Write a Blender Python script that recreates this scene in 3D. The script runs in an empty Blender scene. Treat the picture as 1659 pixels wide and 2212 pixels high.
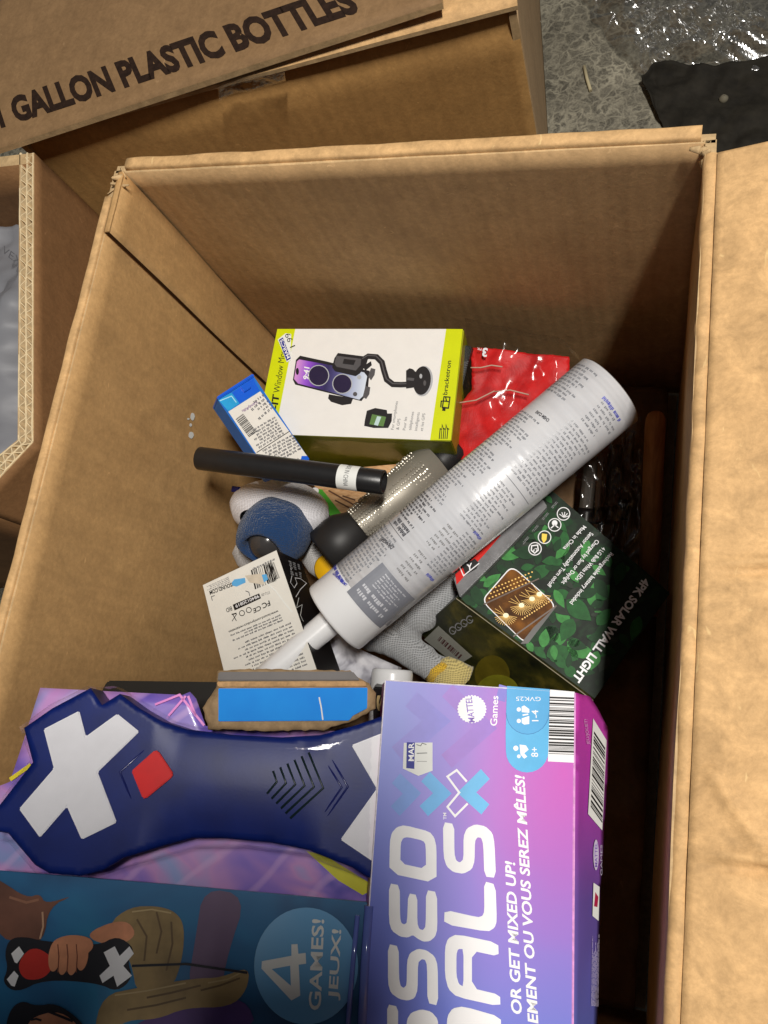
import bpy, bmesh, math, random
from mathutils import Vector, Matrix, noise
from mathutils.geometry import tessellate_polygon, delaunay_2d_cdt

scene = bpy.context.scene
col = scene.collection
random.seed(7)

# ------------------------------------------------------------------ camera
# measured in the picture's 1659 x 2212 preview units
FPX, CX, CY = 1700.0, 829.5, 1106.0
up_c = Vector((-555, 499, 1700)).normalized()
_y = Vector((1020, 7600, -1700)); y_c = (_y - up_c * _y.dot(up_c)).normalized()
x_c = y_c.cross(up_c)
RW = Matrix((x_c, y_c, up_c))                      # world = RW @ camera
CAM = Vector((0, 0, 0.64))
cd = bpy.data.cameras.new('camera'); cam = bpy.data.objects.new('camera', cd); col.objects.link(cam)
cd.sensor_fit = 'VERTICAL'; cd.sensor_height = 36; cd.sensor_width = 27
cd.lens = FPX / 2212 * 36; cd.clip_start = 0.005; cd.clip_end = 50
cam.matrix_world = Matrix.Translation(CAM) @ RW.to_4x4()
scene.camera = cam

# ------------------------------------------------------------------ light
w = bpy.data.worlds.new('World'); scene.world = w; w.use_nodes = True
bg = w.node_tree.nodes['Background']; bg.inputs[0].default_value = (0.92, 0.93, 1.0, 1); bg.inputs[1].default_value = 0.06
LAMP = Vector((0.36, 0.11, 1.65))                    # a short batten lamp running away from the photographer
ld = bpy.data.lights.new('ceiling_lamp', 'AREA'); ld.shape = 'RECTANGLE'; ld.size = 0.08; ld.size_y = 0.36; ld.energy = 27; ld.color = (1.0, 0.955, 0.89)
lo = bpy.data.objects.new('ceiling_lamp', ld); col.objects.link(lo)
_z = (LAMP - Vector((-0.12, LAMP.y - 0.1, 0.2))).normalized(); _yy = (Vector((0, 1, 0)) - _z * _z.y).normalized(); _xx = _yy.cross(_z)
lo.matrix_world = Matrix.Translation(LAMP) @ Matrix((_xx, _yy, _z)).transposed().to_4x4()
vs = scene.view_settings; vs.view_transform = 'Standard'; vs.look = 'None'; vs.exposure = 0.0; vs.gamma = 1.0
scene.cycles.use_denoising = True
scene.cycles.max_bounces = 8; scene.cycles.transparent_max_bounces = 16
scene.cycles.sample_clamp_indirect = 3.0; scene.cycles.caustics_reflective = False; scene.cycles.caustics_refractive = False

# ------------------------------------------------------------------ measuring helpers
def ray(p): return RW @ Vector(((p[0] - CX) / FPX, -(p[1] - CY) / FPX, -1.0))
def P(x, y, z):
    d = ray((x, y)); return CAM + d * ((z - CAM.z) / d.z)
_CROP = dict(a=(0, 0, 1512), f=(2000, 0, 1024), m=(1000, 1200, 900), r=(1700, 1200, 1000), c=(700, 1700, 1000), s=(1500, 1900, 1200),
             t=(0, 2500, 1600), k=(0, 3300, 1600), g=(1400, 2600, 1100), h=(1400, 3200, 1100), u=(1200, 1800, 800),
             y=(780, 1400, 520), w=(1300, 2300, 700), o=(800, 1750, 700), b=(2200, 1300, 998.3))
def X(key, *pts):
    """points measured in an enlarged view -> preview units"""
    x0, y0, wd = _CROP[key]; s = wd / 1659.0; k = 1659.0 / 3024.0
    out = [((x0 + s * x) * k, (y0 + s * y) * k) for x, y in pts]
    return out if len(out) > 1 else out[0]
def lin(c): return c / 12.92 if c <= 0.04045 else ((c + 0.055) / 1.055) ** 2.4
def S(r, g, b): return (lin(r / 255), lin(g / 255), lin(b / 255), 1.0)

# ------------------------------------------------------------------ materials
MATS = {}
class NT:
    def __init__(s, name):
        s.m = bpy.data.materials.new(name); s.m.use_nodes = True; s.t = s.m.node_tree; s.b = s.t.nodes['Principled BSDF']; s.out = s.t.nodes['Material Output']
    def n(s, typ, ins=None, **props):
        nd = s.t.nodes.new(typ)
        for k, v in props.items(): setattr(nd, k, v)
        for k, v in (ins or {}).items(): s.set(nd, k, v)
        return nd
    def set(s, nd, k, v):
        if isinstance(v, bpy.types.NodeSocket): s.t.links.new(v, nd.inputs[k])
        else: nd.inputs[k].default_value = v
    def coord(s, kind='Object', scale=(1, 1, 1), rot=(0, 0, 0)):
        tc = s.n('ShaderNodeTexCoord'); mp = s.n('ShaderNodeMapping', {'Vector': tc.outputs[kind], 'Scale': scale, 'Rotation': rot}); return mp.outputs[0]
    def noise(s, scale, detail=4, rough=0.6, vec=None, dist=0.0):
        nd = s.n('ShaderNodeTexNoise', {'Scale': scale, 'Detail': detail, 'Roughness': rough, 'Distortion': dist})
        if vec is not None: s.set(nd, 'Vector', vec)
        return nd.outputs['Fac']
    def ramp(s, fac, stops, interp='LINEAR'):
        nd = s.n('ShaderNodeValToRGB', {'Fac': fac}); cr = nd.color_ramp; cr.interpolation = interp
        while len(cr.elements) < len(stops): cr.elements.new(0.5)
        for e, (p, c) in zip(cr.elements, stops): e.position = p; e.color = c
        return nd.outputs[0]
    def mix(s, fac, a, b, mode='MIX'):
        nd = s.n('ShaderNodeMix', data_type='RGBA', blend_type=mode)
        s.set(nd, 0, fac); s.set(nd, 6, a); s.set(nd, 7, b); return nd.outputs[2]
    def math(s, op, a, b=0.0, c=None):
        nd = s.n('ShaderNodeMath', operation=op); s.set(nd, 0, a); s.set(nd, 1, b)
        if c is not None: s.set(nd, 2, c)
        return nd.outputs[0]
    def bump(s, h, strength=0.3, dist=0.001, prev=None):
        nd = s.n('ShaderNodeBump', {'Height': h, 'Strength': strength, 'Distance': dist})
        if prev is not None: s.set(nd, 'Normal', prev)
        return nd.outputs[0]
def plain(name, c, rough=0.5, spec=0.4, metal=0.0, mottle=0.06, nscale=90, bump=0.0, bscale=400, coat=0.0):
    if name in MATS: return MATS[name]
    t = NT(name); b = t.b
    v = t.coord(); f = t.noise(nscale, 4, 0.6, v)
    lo_ = tuple(x * (1 - mottle) for x in c[:3]) + (1,); hi_ = tuple(min(1, x * (1 + mottle)) for x in c[:3]) + (1,)
    t.set(b, 'Base Color', t.ramp(f, [(0.3, lo_), (0.7, hi_)]))
    b.inputs['Roughness'].default_value = rough; b.inputs['Specular IOR Level'].default_value = spec; b.inputs['Metallic'].default_value = metal
    b.inputs['Coat Weight'].default_value = coat; b.inputs['Coat Roughness'].default_value = 0.12
    if bump: t.set(b, 'Normal', t.bump(t.noise(bscale, 3, 0.6, v), bump, 0.0006))
    MATS[name] = t.m; return t.m
def kraft(name, c, axis=None, period=0.0075, streak=0.10, mott=0.13, rough=0.7, stain=0.0):
    if name in MATS: return MATS[name]
    t = NT(name); b = t.b; v = t.coord()
    big = t.noise(9, 5, 0.6, v); fine = t.noise(330, 5, 0.75, v); mid = t.noise(62, 5, 0.7, v, 0.6)
    dk = tuple(x * (1 - mott) for x in c[:3]) + (1,); lt = tuple(x * (1 + mott) for x in c[:3]) + (1,)
    cc = t.ramp(mid, [(0.30, dk), (0.52, c), (0.74, lt)])
    cc = t.mix(0.36, cc, t.ramp(fine, [(0.33, (0.55, 0.53, 0.5, 1)), (0.60, (1, 1, 1, 1)), (0.75, (1.28, 1.27, 1.25, 1))]), 'MULTIPLY')
    cc = t.mix(0.8, cc, t.ramp(big, [(0.3, (0.90, 0.88, 0.86, 1)), (0.6, (1.03, 1.03, 1.03, 1))]), 'MULTIPLY')
    st = t.noise(5.5, 4, 0.65, v, 0.8); cc = t.mix(t.ramp(st, [(0.56, (0, 0, 0, 1)), (0.72, (0.30, 0.30, 0.30, 1))]), cc, tuple(x * .55 for x in c[:3]) + (1,))
    sv = t.coord(scale=(70, 70, 5) if axis is not None else (60, 6, 60)); cc = t.mix(0.25, cc, t.ramp(t.noise(1.0, 3, 0.6, sv), [(0.35, (0.80, 0.79, 0.78, 1)), (0.65, (1.12, 1.12, 1.12, 1))]), 'MULTIPLY')
    # short pale fibres
    vf = t.coord(scale=(210, 60, 210), rot=(0.4, 0.3, 0.8)); fb = t.noise(1.0, 2, 0.5, vf, 1.5)
    cc = t.mix(t.ramp(fb, [(0.70, (0, 0, 0, 1)), (0.78, (0.35, 0.35, 0.35, 1))]), cc, tuple(min(1, x * 1.7 + .03) for x in c[:3]) + (1,))
    h = t.math('MULTIPLY', fine, 0.5)
    if axis is not None:
        sep = t.n('ShaderNodeSeparateXYZ', {0: v}); a = sep.outputs[axis]
        wv = t.math('SINE', t.math('MULTIPLY', t.math('ADD', a, t.math('MULTIPLY', t.noise(14, 2, 0.5, v), 0.003)), 2 * math.pi / period))
        cc = t.mix(streak, cc, t.ramp(t.math('MULTIPLY_ADD', wv, 0.5, 0.5), [(0, (0.55, 0.55, 0.55, 1)), (1, (1.3, 1.3, 1.3, 1))]), 'MULTIPLY')
        h = t.math('ADD', h, t.math('MULTIPLY', wv, 0.16))
    h = t.math('ADD', h, t.math('MULTIPLY', mid, 0.8))
    t.set(b, 'Base Color', cc); t.set(b, 'Normal', t.bump(h, 0.35, 0.0007))
    b.inputs['Roughness'].default_value = rough; b.inputs['Specular IOR Level'].default_value = 0.25
    MATS[name] = t.m; return t.m
def clear_film(name, tint=(0.93, 0.94, 0.95, 1), gloss=0.10, rough=0.08, bump=0.0, bscale=60, edge=0.7):
    """thin clear plastic: transmits straight through, with a fresnel gloss"""
    if name in MATS: return MATS[name]
    t = NT(name); t.t.nodes.remove(t.b)
    tr = t.n('ShaderNodeBsdfTransparent', {'Color': tint}); gl = t.n('ShaderNodeBsdfGlossy', {'Roughness': rough, 'Color': (1, 1, 1, 1)})
    fr = t.n('ShaderNodeLayerWeight', {'Blend': 0.5})
    if bump:
        nn = t.bump(t.noise(bscale, 4, 0.6, t.coord()), bump, 0.004); t.set(gl, 'Normal', nn); t.set(fr, 'Normal', nn)
    f = t.math('ADD', t.math('MULTIPLY', t.math('POWER', fr.outputs['Facing'], 4.0), edge), gloss * 0.4)
    mx = t.n('ShaderNodeMixShader', {0: f, 1: tr.outputs[0], 2: gl.outputs[0]})
    t.t.links.new(mx.outputs[0], t.out.inputs['Surface']); MATS[name] = t.m; return t.m
def knit(name, c, period=0.0011, c2=None, contrast=0.35, rough=0.95, terry=0.0):
    if name in MATS: return MATS[name]
    t = NT(name); b = t.b; v = t.coord()
    d = t.noise(60, 3, 0.5, v)
    sep = t.n('ShaderNodeSeparateXYZ', {0: v})
    q = t.math('ADD', t.math('ADD', sep.outputs[1], t.math('MULTIPLY', sep.outputs[2], 0.7)), t.math('MULTIPLY', d, 0.004))
    q2 = t.math('ADD', sep.outputs[0], t.math('MULTIPLY', d, 0.003))
    w1 = t.math('SINE', t.math('MULTIPLY', q, 2 * math.pi / period)); w2 = t.math('SINE', t.math('MULTIPLY', q2, 2 * math.pi / (period * 1.3)))
    h = t.math('ADD', w1, t.math('MULTIPLY', w2, 0.6)); hn = t.math('MULTIPLY_ADD', h, 0.3, 0.5)
    fz = t.noise(900, 3, 0.7, v); tr = t.noise(330, 3, 0.6, v, 1.2); h2 = t.math('ADD', t.math('ADD', t.math('MULTIPLY', hn, 1 - terry), t.math('MULTIPLY', tr, terry * 1.6)), t.math('MULTIPLY', fz, 0.5))
    dk = tuple(x * (1 - contrast) for x in (c2 or c)[:3]) + (1,)
    t.set(b, 'Base Color', t.mix(t.ramp(h2, [(0.35, (0, 0, 0, 1)), (0.85, (1, 1, 1, 1))]), dk, c))
    t.set(b, 'Normal', t.bump(h2, 0.9, 0.0006 + 0.0012 * terry)); b.inputs['Roughness'].default_value = rough
    b.inputs['Sheen Weight'].default_value = 0.25; b.inputs['Specular IOR Level'].default_value = 0.15
    MATS[name] = t.m; return t.m

INK = plain('black_ink', S(28, 26, 26), 0.55, 0.3); INKG = plain('grey_ink', S(92, 92, 96), 0.55, 0.3); INKL = plain('pale_grey_ink', S(130, 130, 132), 0.5, 0.3)
WHITE = plain('white_ink', S(238, 238, 240), 0.45, 0.4, mottle=0.02); LABELW = plain('white_label_paper', S(228, 230, 226), 0.6, 0.3, mottle=0.03)
BLUEINK = plain('marker_blue_ink', S(36, 44, 140), 0.5, 0.3)

# ------------------------------------------------------------------ object helpers
def tag(o, label=None, cat=None, group=None, kind=None):
    if label: o['label'] = label
    if cat: o['category'] = cat
    if group: o['group'] = group
    if kind: o['kind'] = kind
    return o
WM = {}
def thing(name, label, cat, loc=(0, 0, 0), group=None):
    o = bpy.data.objects.new(name, None); col.objects.link(o); o.location = Vector(loc); o.empty_display_size = 0.02; WM[o.name] = Matrix.Translation(Vector(loc))
    return tag(o, label, cat, group)
def mobj(name, verts, faces, mat, parent=None, smooth=False, mats=None, fidx=None, frame=None, bevel=0.0, uv=None):
    """verts in world coordinates; frame=(o, ex, ey, n) keeps the object's own axes along a panel"""
    me = bpy.data.meshes.new(name)
    base = WM[parent.name].to_translation() if parent is not None else Vector((0, 0, 0))
    if frame:
        fo, fx, fy, fn = frame
        Rm = Matrix((fx, fy, fn)).transposed(); inv = Rm.transposed()
        verts = [inv @ (Vector(v) - fo) for v in verts]
    else: verts = [Vector(v) - base for v in verts]
    me.from_pydata([tuple(v) for v in verts], [], [tuple(f) for f in faces])
    for m_ in (mats or [mat]): me.materials.append(m_)
    if fidx:
        for p_, i in zip(me.polygons, fidx): p_.material_index = i
    o = bpy.data.objects.new(name, me); col.objects.link(o)
    wm = Matrix.Translation(fo) @ Rm.to_4x4() if frame else Matrix.Translation(base)
    WM[o.name] = wm; o.matrix_basis = wm
    if parent is not None: o.parent = parent; o.matrix_parent_inverse = WM[parent.name].inverted()
    if bevel:
        bm = bmesh.new(); bm.from_mesh(me); bmesh.ops.recalc_face_normals(bm, faces=bm.faces)
        bmesh.ops.bevel(bm, geom=[e for e in bm.edges if e.calc_length() > bevel * 2.5], offset=bevel, segments=2, affect='EDGES', clamp_overlap=True)
        bm.to_mesh(me); bm.free()
    if smooth:
        for p_ in me.polygons: p_.use_smooth = True
    return o
def jit(p, amp, sc, seed=0.0):
    q = Vector(p) * sc + Vector((seed, seed * 1.7, -seed)); return noise.noise_vector(q) * amp
def slab(name, c, thick, mat, parent, n=(24, 24), warp=0.0, wsc=8.0, seed=0.0, fn=None, edge_mat=None):
    """bent sheet between corners c0..c3 (c0-c1 along u, c0-c3 along v); thick = offset vector to its other side"""
    c = [Vector(p) for p in c]; th = Vector(thick); nu, nv = n; tn = th.normalized(); V = []; F = []
    for side in (0, 1):
        for j in range(nv + 1):
            for i in range(nu + 1):
                u, v = i / nu, j / nv
                p = c[0] * (1 - u) * (1 - v) + c[1] * u * (1 - v) + c[2] * u * v + c[3] * (1 - u) * v
                off = tn * (noise.noise(p * wsc + Vector((seed, 0, seed))) * warp if warp else 0)
                if fn: off = off + fn(u, v, p)
                V.append(p + th * side + off)
    N = (nu + 1) * (nv + 1); ix = lambda s, i, j: s * N + j * (nu + 1) + i
    for j in range(nv):
        for i in range(nu):
            F.append((ix(0, i, j), ix(0, i + 1, j), ix(0, i + 1, j + 1), ix(0, i, j + 1)))
            F.append((ix(1, i, j), ix(1, i, j + 1), ix(1, i + 1, j + 1), ix(1, i + 1, j)))
    k = len(F)
    for i in range(nu):
        F.append((ix(0, i, 0), ix(1, i, 0), ix(1, i + 1, 0), ix(0, i + 1, 0))); F.append((ix(0, i, nv), ix(0, i + 1, nv), ix(1, i + 1, nv), ix(1, i, nv)))
    for j in range(nv):
        F.append((ix(0, 0, j), ix(0, 0, j + 1), ix(1, 0, j + 1), ix(1, 0, j))); F.append((ix(0, nu, j), ix(1, nu, j), ix(1, nu, j + 1), ix(0, nu, j + 1)))
    fi = [0] * k + [1 if edge_mat else 0] * (len(F) - k)
    o = mobj(name, V, F, mat, parent, mats=[mat, edge_mat] if edge_mat else None, fidx=fi if edge_mat else None)
    for i, p_ in enumerate(o.data.polygons): p_.use_smooth = i < k
    return o
def tube(name, pts, radii, mat, parent, seg=24, caps=True, smooth=True, wob=0.0, squash=None):
    pts = [Vector(p) for p in pts]; V = []; F = []; pn = None
    for i, p in enumerate(pts):
        d = (pts[min(i + 1, len(pts) - 1)] - pts[max(i - 1, 0)]).normalized()
        a = pn if pn is not None else (Vector((0, 0, 1)) if abs(d.z) < .9 else Vector((1, 0, 0)))
        a = (a - d * a.dot(d)).normalized(); pn = a; b = d.cross(a); r = radii[i] if hasattr(radii, '__len__') else radii
        for k in range(seg):
            t = 2 * math.pi * k / seg; q = a * math.cos(t) * (squash or 1) + b * math.sin(t)
            pp = p + q * r
            if wob: pp = pp + jit(pp, wob, 120)
            V.append(pp)
    for i in range(len(pts) - 1):
        for k in range(seg):
            k2 = (k + 1) % seg; F.append((i * seg + k, i * seg + k2, (i + 1) * seg + k2, (i + 1) * seg + k))
    if caps:
        F.append(tuple(range(seg - 1, -1, -1))); F.append(tuple(range((len(pts) - 1) * seg, len(pts) * seg)))
    o = mobj(name, V, F, mat, parent)
    for p_ in o.data.polygons: p_.use_smooth = smooth and len(p_.vertices) == 4
    return o
def lathe(name, o0, axis, prof, mat, parent, seg=48, smooth=True, squash=1.0, wob=0.0, wsc=40, cap=False):
    """prof = [(t along axis, radius)]"""
    ax = Vector(axis).normalized(); a = (Vector((0, 0, 1)) if abs(ax.z) < .95 else Vector((1, 0, 0))); a = (a - ax * a.dot(ax)).normalized(); b = ax.cross(a)
    V = []; F = []
    for (t, r) in prof:
        for k in range(seg):
            th = 2 * math.pi * k / seg; p = Vector(o0) + ax * t + a * (r * math.cos(th)) * squash + b * (r * math.sin(th))
            if wob: p = p + jit(p, wob, wsc)
            V.append(p)
    for i in range(len(prof) - 1):
        for k in range(seg):
            k2 = (k + 1) % seg; F.append((i * seg + k, i * seg + k2, (i + 1) * seg + k2, (i + 1) * seg + k))
    if cap: F.append(tuple(range(seg - 1, -1, -1))); F.append(tuple(range((len(prof) - 1) * seg, len(prof) * seg)))
    o = mobj(name, V, F, mat, parent)
    for p_ in o.data.polygons: p_.use_smooth = smooth and len(p_.vertices) == 4
    return o
_font = {}
def glyphs(s, bold=0.0):
    """2-D triangles of a line of lettering -> (verts, faces, width, cap height)"""
    key = (s, bold)
    if key in _font: return _font[key]
    cu = bpy.data.curves.new('lettering', 'FONT'); cu.body = s; cu.resolution_u = 3; cu.offset = bold; cu.fill_mode = 'FRONT' if hasattr(cu, 'fill_mode') else cu.fill_mode
    ob = bpy.data.objects.new('lettering', cu); me = bpy.data.meshes.new_from_object(ob)
    vv = [(v.co.x, v.co.y) for v in me.vertices]; ff = [tuple(p.vertices) for p in me.polygons]
    bpy.data.objects.remove(ob); bpy.data.curves.remove(cu); bpy.data.meshes.remove(me)
    xs = [v[0] for v in vv] or [0, 1]; r = (vv, ff, min(xs), max(xs) - min(xs), 0.727)
    _font[key] = r; return r
def text_rows(lines, fill, ragged, wl, seed, aspect):
    """letter-sized marks in words in rows, in a unit square; aspect = row length / row pitch"""
    rnd = random.Random(seed); U = []; F = []; lw = 0.36 / aspect
    for i in range(lines):
        x = 0.0; end = 1 - rnd.random() * ragged; top = (i + .5 - fill / 2) / lines; base = (i + .5 + fill / 2) / lines; hh = base - top
        while x < end:
            x1 = min(end, x + rnd.uniform(*wl))
            while x < x1:
                k = len(U); w_ = lw * rnd.uniform(.55, .9); t0 = top - (hh * .35 if rnd.random() < .3 else 0); b0 = base + (hh * .2 if rnd.random() < .12 else 0)
                U += [(x, t0), (x + w_, t0), (x + w_, b0), (x, b0)]; F.append((k, k + 1, k + 2, k + 3)); x += lw
            x += lw * 1.1
    return U, F
class Panel:
    """a printed face. o, ex, ey: its frame; points on it are read off the photograph and laid on the face itself"""
    def __init__(s, o, ex, ey, lift=0.00007, cyl=None):
        s.o = Vector(o); s.ex = Vector(ex).normalized(); e = Vector(ey); s.ey = (e - s.ex * e.dot(s.ex)).normalized(); s.n = s.ex.cross(s.ey)
        s.lift = lift; s.V = []; s.F = []; s.I = []; s.M = []; s.cyl = cyl
    def uv(s, p):
        d = ray(p)
        if s.cyl:
            A, ax, R = s.cyl; w_ = CAM - A; dd = d - ax * d.dot(ax); ww = w_ - ax * w_.dot(ax)
            a, b, c = dd.dot(dd), 2 * dd.dot(ww), ww.dot(ww) - R * R; disc = max(0, b * b - 4 * a * c); t = (-b - math.sqrt(disc)) / (2 * a)
            q = CAM + d * t - A; u = q.dot(ax); rr = q - ax * u; return Vector((u, math.atan2(rr.dot(s.ey), rr.dot(s.n)) * R))
        q = CAM + d * ((s.o - CAM).dot(s.n) / d.dot(s.n)) - s.o
        return Vector((q.dot(s.ex), q.dot(s.ey)))
    def w(s, u, layer=0):
        h = layer * s.lift
        if s.cyl:
            A, ax, R = s.cyl; t = u[1] / R; return A + ax * u[0] + (s.n * math.cos(t) + s.ey * math.sin(t)) * (R + h)
        return s.o + s.ex * u[0] + s.ey * u[1] + s.n * h
    def at(s, p, h=0.0):
        u = s.uv(p); return s.o + s.ex * u[0] + s.ey * u[1] + s.n * h
    def add(s, uvs, faces, mat, layer):
        if mat not in s.M: s.M.append(mat)
        k = len(s.V); s.V += [s.w(u, layer) for u in uvs]
        for f in faces: s.F.append(tuple(i + k for i in f)); s.I.append(s.M.index(mat))
    def polyuv(s, loops, mat, layer=1):
        if not hasattr(loops[0][0], '__len__'): loops = [loops]
        pts = [Vector((p[0], p[1], 0)) for l in loops for p in l]
        tr = tessellate_polygon([[Vector((p[0], p[1], 0)) for p in l] for l in loops]); tr2 = []
        for t in tr:
            a, b, c = (pts[i] for i in t)
            tr2.append(t if (b - a).cross(c - a).z > 0 else (t[0], t[2], t[1]))
        s.add([(p.x, p.y) for p in pts], tr2, mat, layer)
    def poly(s, pts, mat, layer=1, hole=None):
        s.polyuv([[s.uv(p) for p in pts]] + ([[s.uv(p) for p in hole]] if hole else []), mat, layer)
    def quad(s, a, b, c, d, mat, layer=1, n=1):
        q = [s.uv(p) for p in (a, b, c, d)]; U = []; F = []
        for j in range(n + 1):
            for i in range(n + 1):
                x, y = i / n, j / n; U.append((q[0] * (1 - x) + q[1] * x) * (1 - y) + (q[3] * (1 - x) + q[2] * x) * y)
        for j in range(n):
            for i in range(n): k = j * (n + 1) + i; F.append((k, k + 1, k + n + 2, k + n + 1))
        s.add(U, s.fix(U, F), mat, layer)
    def fix(s, U, F):
        out = []
        for f in F:
            a, b, c = Vector(U[f[0]]), Vector(U[f[1]]), Vector(U[f[2]])
            out.append(f if (b.x - a.x) * (c.y - a.y) - (b.y - a.y) * (c.x - a.x) > 0 else tuple(reversed(f)))
        return out
    def ellipse(s, c, rx, ry, mat, layer=1, n=28, ang=0.0, star=0):
        pts = []
        for i in range(n):
            t = 2 * math.pi * i / n; k = (1 - .08 * (i % 2)) if star else 1
            x, y = rx * k * math.cos(t), ry * k * math.sin(t); pts.append((c[0] + x * math.cos(ang) - y * math.sin(ang), c[1] + x * math.sin(ang) + y * math.cos(ang)))
        s.poly(pts, mat, layer)
    def stroke(s, pts, wd, mat, layer=1, closed=False):
        q = [s.uv(p) for p in pts]; m = len(q); U = []; F = []
        sc = (s.uv((pts[0][0] + 1, pts[0][1])) - s.uv(pts[0])).length; h = wd * sc / 2
        for i in range(m):
            a = q[(i - 1) % m] if closed or i else q[i]; b = q[(i + 1) % m] if closed or i < m - 1 else q[i]
            d0 = (q[i] - a).normalized() if (q[i] - a).length > 1e-9 else None; d1 = (b - q[i]).normalized() if (b - q[i]).length > 1e-9 else None
            d0 = d0 or d1; d1 = d1 or d0; t = (d0 + d1).normalized(); nn = Vector((-t.y, t.x)); k = h / max(0.4, nn.dot(Vector((-d0.y, d0.x))))
            U += [q[i] + nn * k, q[i] - nn * k]
        for i in range(m if closed else m - 1): j = (i + 1) % m; F.append((2 * i, 2 * i + 1, 2 * j + 1, 2 * j))
        s.add(U, s.fix(U, F), mat, layer)
    def text(s, st, a, b, t, mat, layer=2, bold=0.0):
        vv, ff, x0, wd, cap = glyphs(st, bold)
        A, B, T = s.uv(a), s.uv(b), s.uv(t); dx = (B - A) / wd; dy = (T - A) / cap
        U = [A + dx * (x - x0) + dy * y for x, y in vv]; s.add(U, s.fix(U, ff), mat, layer)
    def words(s, a, b, d, lines, mat, layer=2, fill=0.5, ragged=0.25, wl=(0.05, 0.14), seed=1):
        """rows of print too small to read: a-b first row, a-d down the block"""
        A, B, D = s.uv(a), s.uv(b), s.uv(d); U, F = text_rows(lines, fill, ragged, wl, seed, (B - A).length / max(1e-6, (D - A).length / lines))
        U = [A + (B - A) * x + (D - A) * y for x, y in U]; s.add(U, s.fix(U, F), mat, layer)
    def bars(s, a, b, d, mat, layer=2, n=34, seed=3):
        """barcode: bars run a-d, spread along a-b"""
        rnd = random.Random(seed); A, B, D = s.uv(a), s.uv(b), s.uv(d); U = []; F = []; x = 0.0
        ws = [rnd.choice((1, 1, 2, 3)) for _ in range(2 * n)]; tot = sum(ws)
        for i, w_ in enumerate(ws):
            x1 = x + w_ / tot
            if i % 2 == 0:
                k = len(U); U += [A + (B - A) * x, A + (B - A) * x1, A + (B - A) * x1 + (D - A), A + (B - A) * x + (D - A)]; F.append((k, k + 1, k + 2, k + 3))
            x = x1
        s.add(U, s.fix(U, F), mat, layer)
    def build(s, name, parent):
        if s.F: return mobj(name, s.V, s.F, None, parent, mats=s.M, fidx=s.I, frame=None if s.cyl else (s.o, s.ex, s.ey, s.n))
    def prism(s, name, pts, depth, mat, parent, bevel=0.0008, top=0.0, frame=True):
        """box body whose top outline is pts (on this face), going depth below it"""
        q = [s.uv(p) for p in pts]; n = len(q)
        ar = sum(q[i].x * q[(i + 1) % n].y - q[(i + 1) % n].x * q[i].y for i in range(n))
        if ar < 0: q = q[::-1]
        V = [s.o + s.ex * u.x + s.ey * u.y + s.n * top for u in q] + [s.o + s.ex * u.x + s.ey * u.y + s.n * (top - depth) for u in q]
        F = [tuple(range(n)), tuple(range(2 * n - 1, n - 1, -1))] + [(i, i + n, (i + 1) % n + n, (i + 1) % n) for i in range(n)]
        return mobj(name, V, F, mat, parent, bevel=bevel, frame=(s.o, s.ex, s.ey, s.n) if frame else None)
def inside(p, poly):
    r = False; j = len(poly) - 1
    for i in range(len(poly)):
        a, b = poly[i], poly[j]
        if (a[1] > p[1]) != (b[1] > p[1]) and p[0] < (b[0] - a[0]) * (p[1] - a[1]) / (b[1] - a[1]) + a[0]: r = not r
        j = i
    return r
def edist(p, poly):
    m = 1e9
    for i in range(len(poly)):
        a, b = Vector(poly[i - 1]), Vector(poly[i]); d = b - a; t = max(0, min(1, (Vector(p) - a).dot(d) / max(1e-12, d.dot(d)))); m = min(m, (Vector(p) - a - d * t).length)
    return m
def dome(name, pan, outline, hfn, depth, mat, parent, step=0.004, sides=True, smooth=True, rag=0.0):
    """plate cut to an outline on a panel; its height over the panel is hfn(distance from the edge, uv)"""
    q = [pan.uv(p) for p in outline]; fine = []
    for i in range(len(q)):
        a, b = q[i], q[(i + 1) % len(q)]; m = max(1, int((b - a).length / step))
        for k in range(m):
            p_ = a + (b - a) * (k / m)
            if rag: p_ = p_ + Vector((random.uniform(-rag, rag), random.uniform(-rag, rag)))
            fine.append(p_)
    ar = sum(fine[i - 1].x * fine[i].y - fine[i].x * fine[i - 1].y for i in range(len(fine)))
    if ar < 0: fine.reverse()
    xs = [p.x for p in fine]; ys = [p.y for p in fine]; nb = len(fine); pts = list(fine)
    y = min(ys) + step / 2; r_ = 0
    while y < max(ys):
        x = min(xs) + step * (0.25 + 0.5 * (r_ % 2))
        while x < max(xs):
            if inside((x, y), fine) and edist((x, y), fine) > step * 0.45: pts.append(Vector((x, y)))
            x += step
        y += step * 0.87; r_ += 1
    vo, _, fo, *_r = delaunay_2d_cdt(pts, [(i, (i + 1) % nb) for i in range(nb)], [list(range(nb))], 1, 1e-7)
    V = []
    for i, p in enumerate(vo):
        d = 0.0 if i < nb else edist(p, fine); V.append(pan.o + pan.ex * p.x + pan.ey * p.y + pan.n * hfn(d, p))
    F = [tuple(f) for f in fo]
    F = [f if (Vector(vo[f[1]]) - Vector(vo[f[0]])).cross(Vector(vo[f[2]]) - Vector(vo[f[0]])) > 0 else tuple(reversed(f)) for f in F]
    nt = len(F)
    if sides:
        k = len(V)
        for i in range(nb): p = vo[i]; V.append(pan.o + pan.ex * p[0] + pan.ey * p[1] + pan.n * (hfn(0, p) - depth))
        for i in range(nb): j = (i + 1) % nb; F.append((i, k + i, k + j, j))
    o = mobj(name, V, F, mat, parent, frame=(pan.o, pan.ex, pan.ey, pan.n))
    if smooth:
        for i, p_ in enumerate(o.data.polygons): p_.use_smooth = i < nt
    return o
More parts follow.
